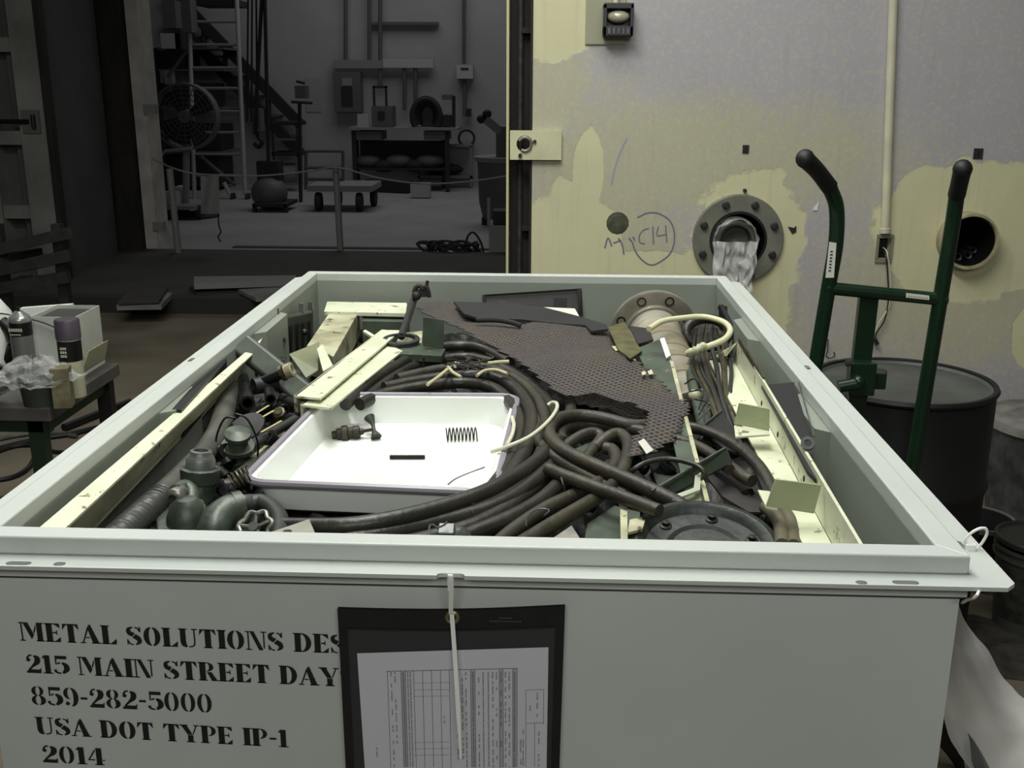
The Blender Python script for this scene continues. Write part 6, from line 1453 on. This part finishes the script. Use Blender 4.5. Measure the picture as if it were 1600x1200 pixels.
cable('brown cable with a free end below the big loop', [(856, 733), (880, 743), (925, 760), (975, 778), (1030, 799)], .582, .0105, RUBB, GB)
cable('small brown cable loop in the middle of the big loop', [(872, 708, .612), (890, 692, .606), (912, 679, .60), (930, 676, .60), (939, 684, .605), (928, 700, .612), (914, 725, .618), (910, 770, .625)], .60, .0098, RUBB, GB)
cable('brown cable turning down right of the small loop', [(930, 700, .612), (950, 683, .60), (968, 678, .598), (981, 692, .598), (978, 720, .60), (966, 748, .60), (936, 775, .60), (900, 797, .596), (845, 830, .59), (800, 858, .59)], .60, .0108, RUBB, GB)
cable('brown cable inside the turn, running down to the front rim', [(945, 700), (958, 704), (962, 722), (944, 748), (900, 772), (850, 796), (800, 830), (775, 852)], .604, .0108, RUBB, GB)
cable('dark cable running from under the sheet to the far side of the second clip', [(1060, 666, .60), (1098, 672, .597), (1140, 690, .595), (1172, 714, .595), (1196, 744, .60), (1216, 790, .61), (1230, 840, .61)], .60, .0105, RUB, 'cables on the right')
cable('dark cable just below the sheet corner, ending under the dark green arm', [(1046, 684), (1082, 694), (1115, 712), (1140, 734)], .60, .0095, RUBB, 'cables on the right')
cable('tan sleeved cable dropping beside the cream channel near the front', [(1196, 792), (1212, 806), (1220, 825), (1222, 852)], .605, .0105, mat('tan_rubber', (124, 118, 92), .6), 'cables on the right')
cable('second tan sleeved cable next to the cream channel at the front', [(1216, 790), (1232, 808), (1238, 828), (1240, 852)], .605, .0095, mat('tan_rubber', (124, 118, 92), .6), 'cables on the right')
cable('thin black cable arching over the dark hollow to the green arm', [(980, 748, .60), (990, 734, .58), (1012, 722, .57), (1045, 717, .568), (1080, 724, .57), (1098, 735, .575), (1104, 750, .59)], .57, .0042, RUB, name='thin_cable')
cable('white thin cable looping over the dark cables right of the tray', [(768, 706, .60), (795, 697, .585), (828, 682, .575), (855, 660, .57), (869, 641, .57), (870, 631, .57), (863, 629, .575), (856, 633, .58)], .57, .0035, mat('white_thin_cable', (206, 206, 180), .4), name='thin_cable')
cable('short white cable curl just behind the right rim of the tray', [(800, 652), (803, 664), (800, 680), (792, 696)], .585, .0035, mat('white_thin_cable', (206, 206, 180), .4), name='thin_cable')
# frayed wires
random.seed(4)
for k in range(16):
    a0_ = random.uniform(0, 6.28); c_0 = at(735+random.uniform(-26, 26), 577+random.uniform(-9, 9), .588)
    T('frayed_wire', 'thin frayed wire end in the tangle behind the tray', 'wire', MB().tube([c_0+V((.016*math.cos(a0_+t*1.4)*(1+.25*t), .016*math.sin(a0_+t*1.4), .005*t)) for t in range(5)], .0014, 5), (BRASS, GALV, RUB)[k % 3], group='frayed wire ends in the tangle')
for k in range(9): 
    T('crimp_lug', 'tiny bright crimp lug in the tangle behind the tray', 'lug', MB().ball(at(708+random.uniform(-4, 16), 570+random.uniform(-6, 8), .576), .0038, 8, (1.3, 1, .8)), SILV, group='crimp lugs in the wire tangle')
SL = mat('cream_sleeve', (186, 180, 142), .5)
for lab, pts, r in (('stiff cream sleeved wire pointing down left from the tangle', [(699, 577), (686, 588), (668, 601)], .0035), ('cream sleeved wire stub on the left of the tangle', [(700, 573), (708, 582), (720, 589)], .0035), ('straight cream sleeved wire pointing right from the tangle', [(762, 568), (778, 566), (795, 565)], .0042), ('curved cream sleeved wire on the right of the tangle', [(745, 587), (758, 579), (775, 578), (793, 584)], .0035)):
    T('sleeved_wire', lab, 'wire', MB().tube(PX(pts, .577), r, 8), SL, group='sleeved wires')
T('cable_strap', 'upright dark strap end left of the wire tangle', 'strap', MB().cyl(at(662, 574, .59), at(662, 557, .55), .0018, 6), BLACK)
# dark scraps in the right-hand hollow
random.seed(12)
for k, (a, b) in enumerate(((1010, 735), (1025, 750), (995, 765), (1060, 720), (1115, 640), (1105, 700), (1120, 720), (1150, 750), (1175, 790), (1190, 810), (905, 640), (930, 640), (955, 690), (890, 760), (930, 790), (1155, 660), (1060, 655), (975, 735), (640, 560), (760, 560))):
    o = proto.copy(); COL.objects.link(o); o['label'] = 'small dark hollow fitting loose in the hollows right of the tray'; o['group'] = 'small loose fittings right of the tray'
    o.location = at(a, b, .645); o.rotation_euler = (random.uniform(.6, 2), random.uniform(-.6, .6), random.uniform(0, 6)); s_ = random.uniform(.8, 1.4); o.scale = (s_,)*3
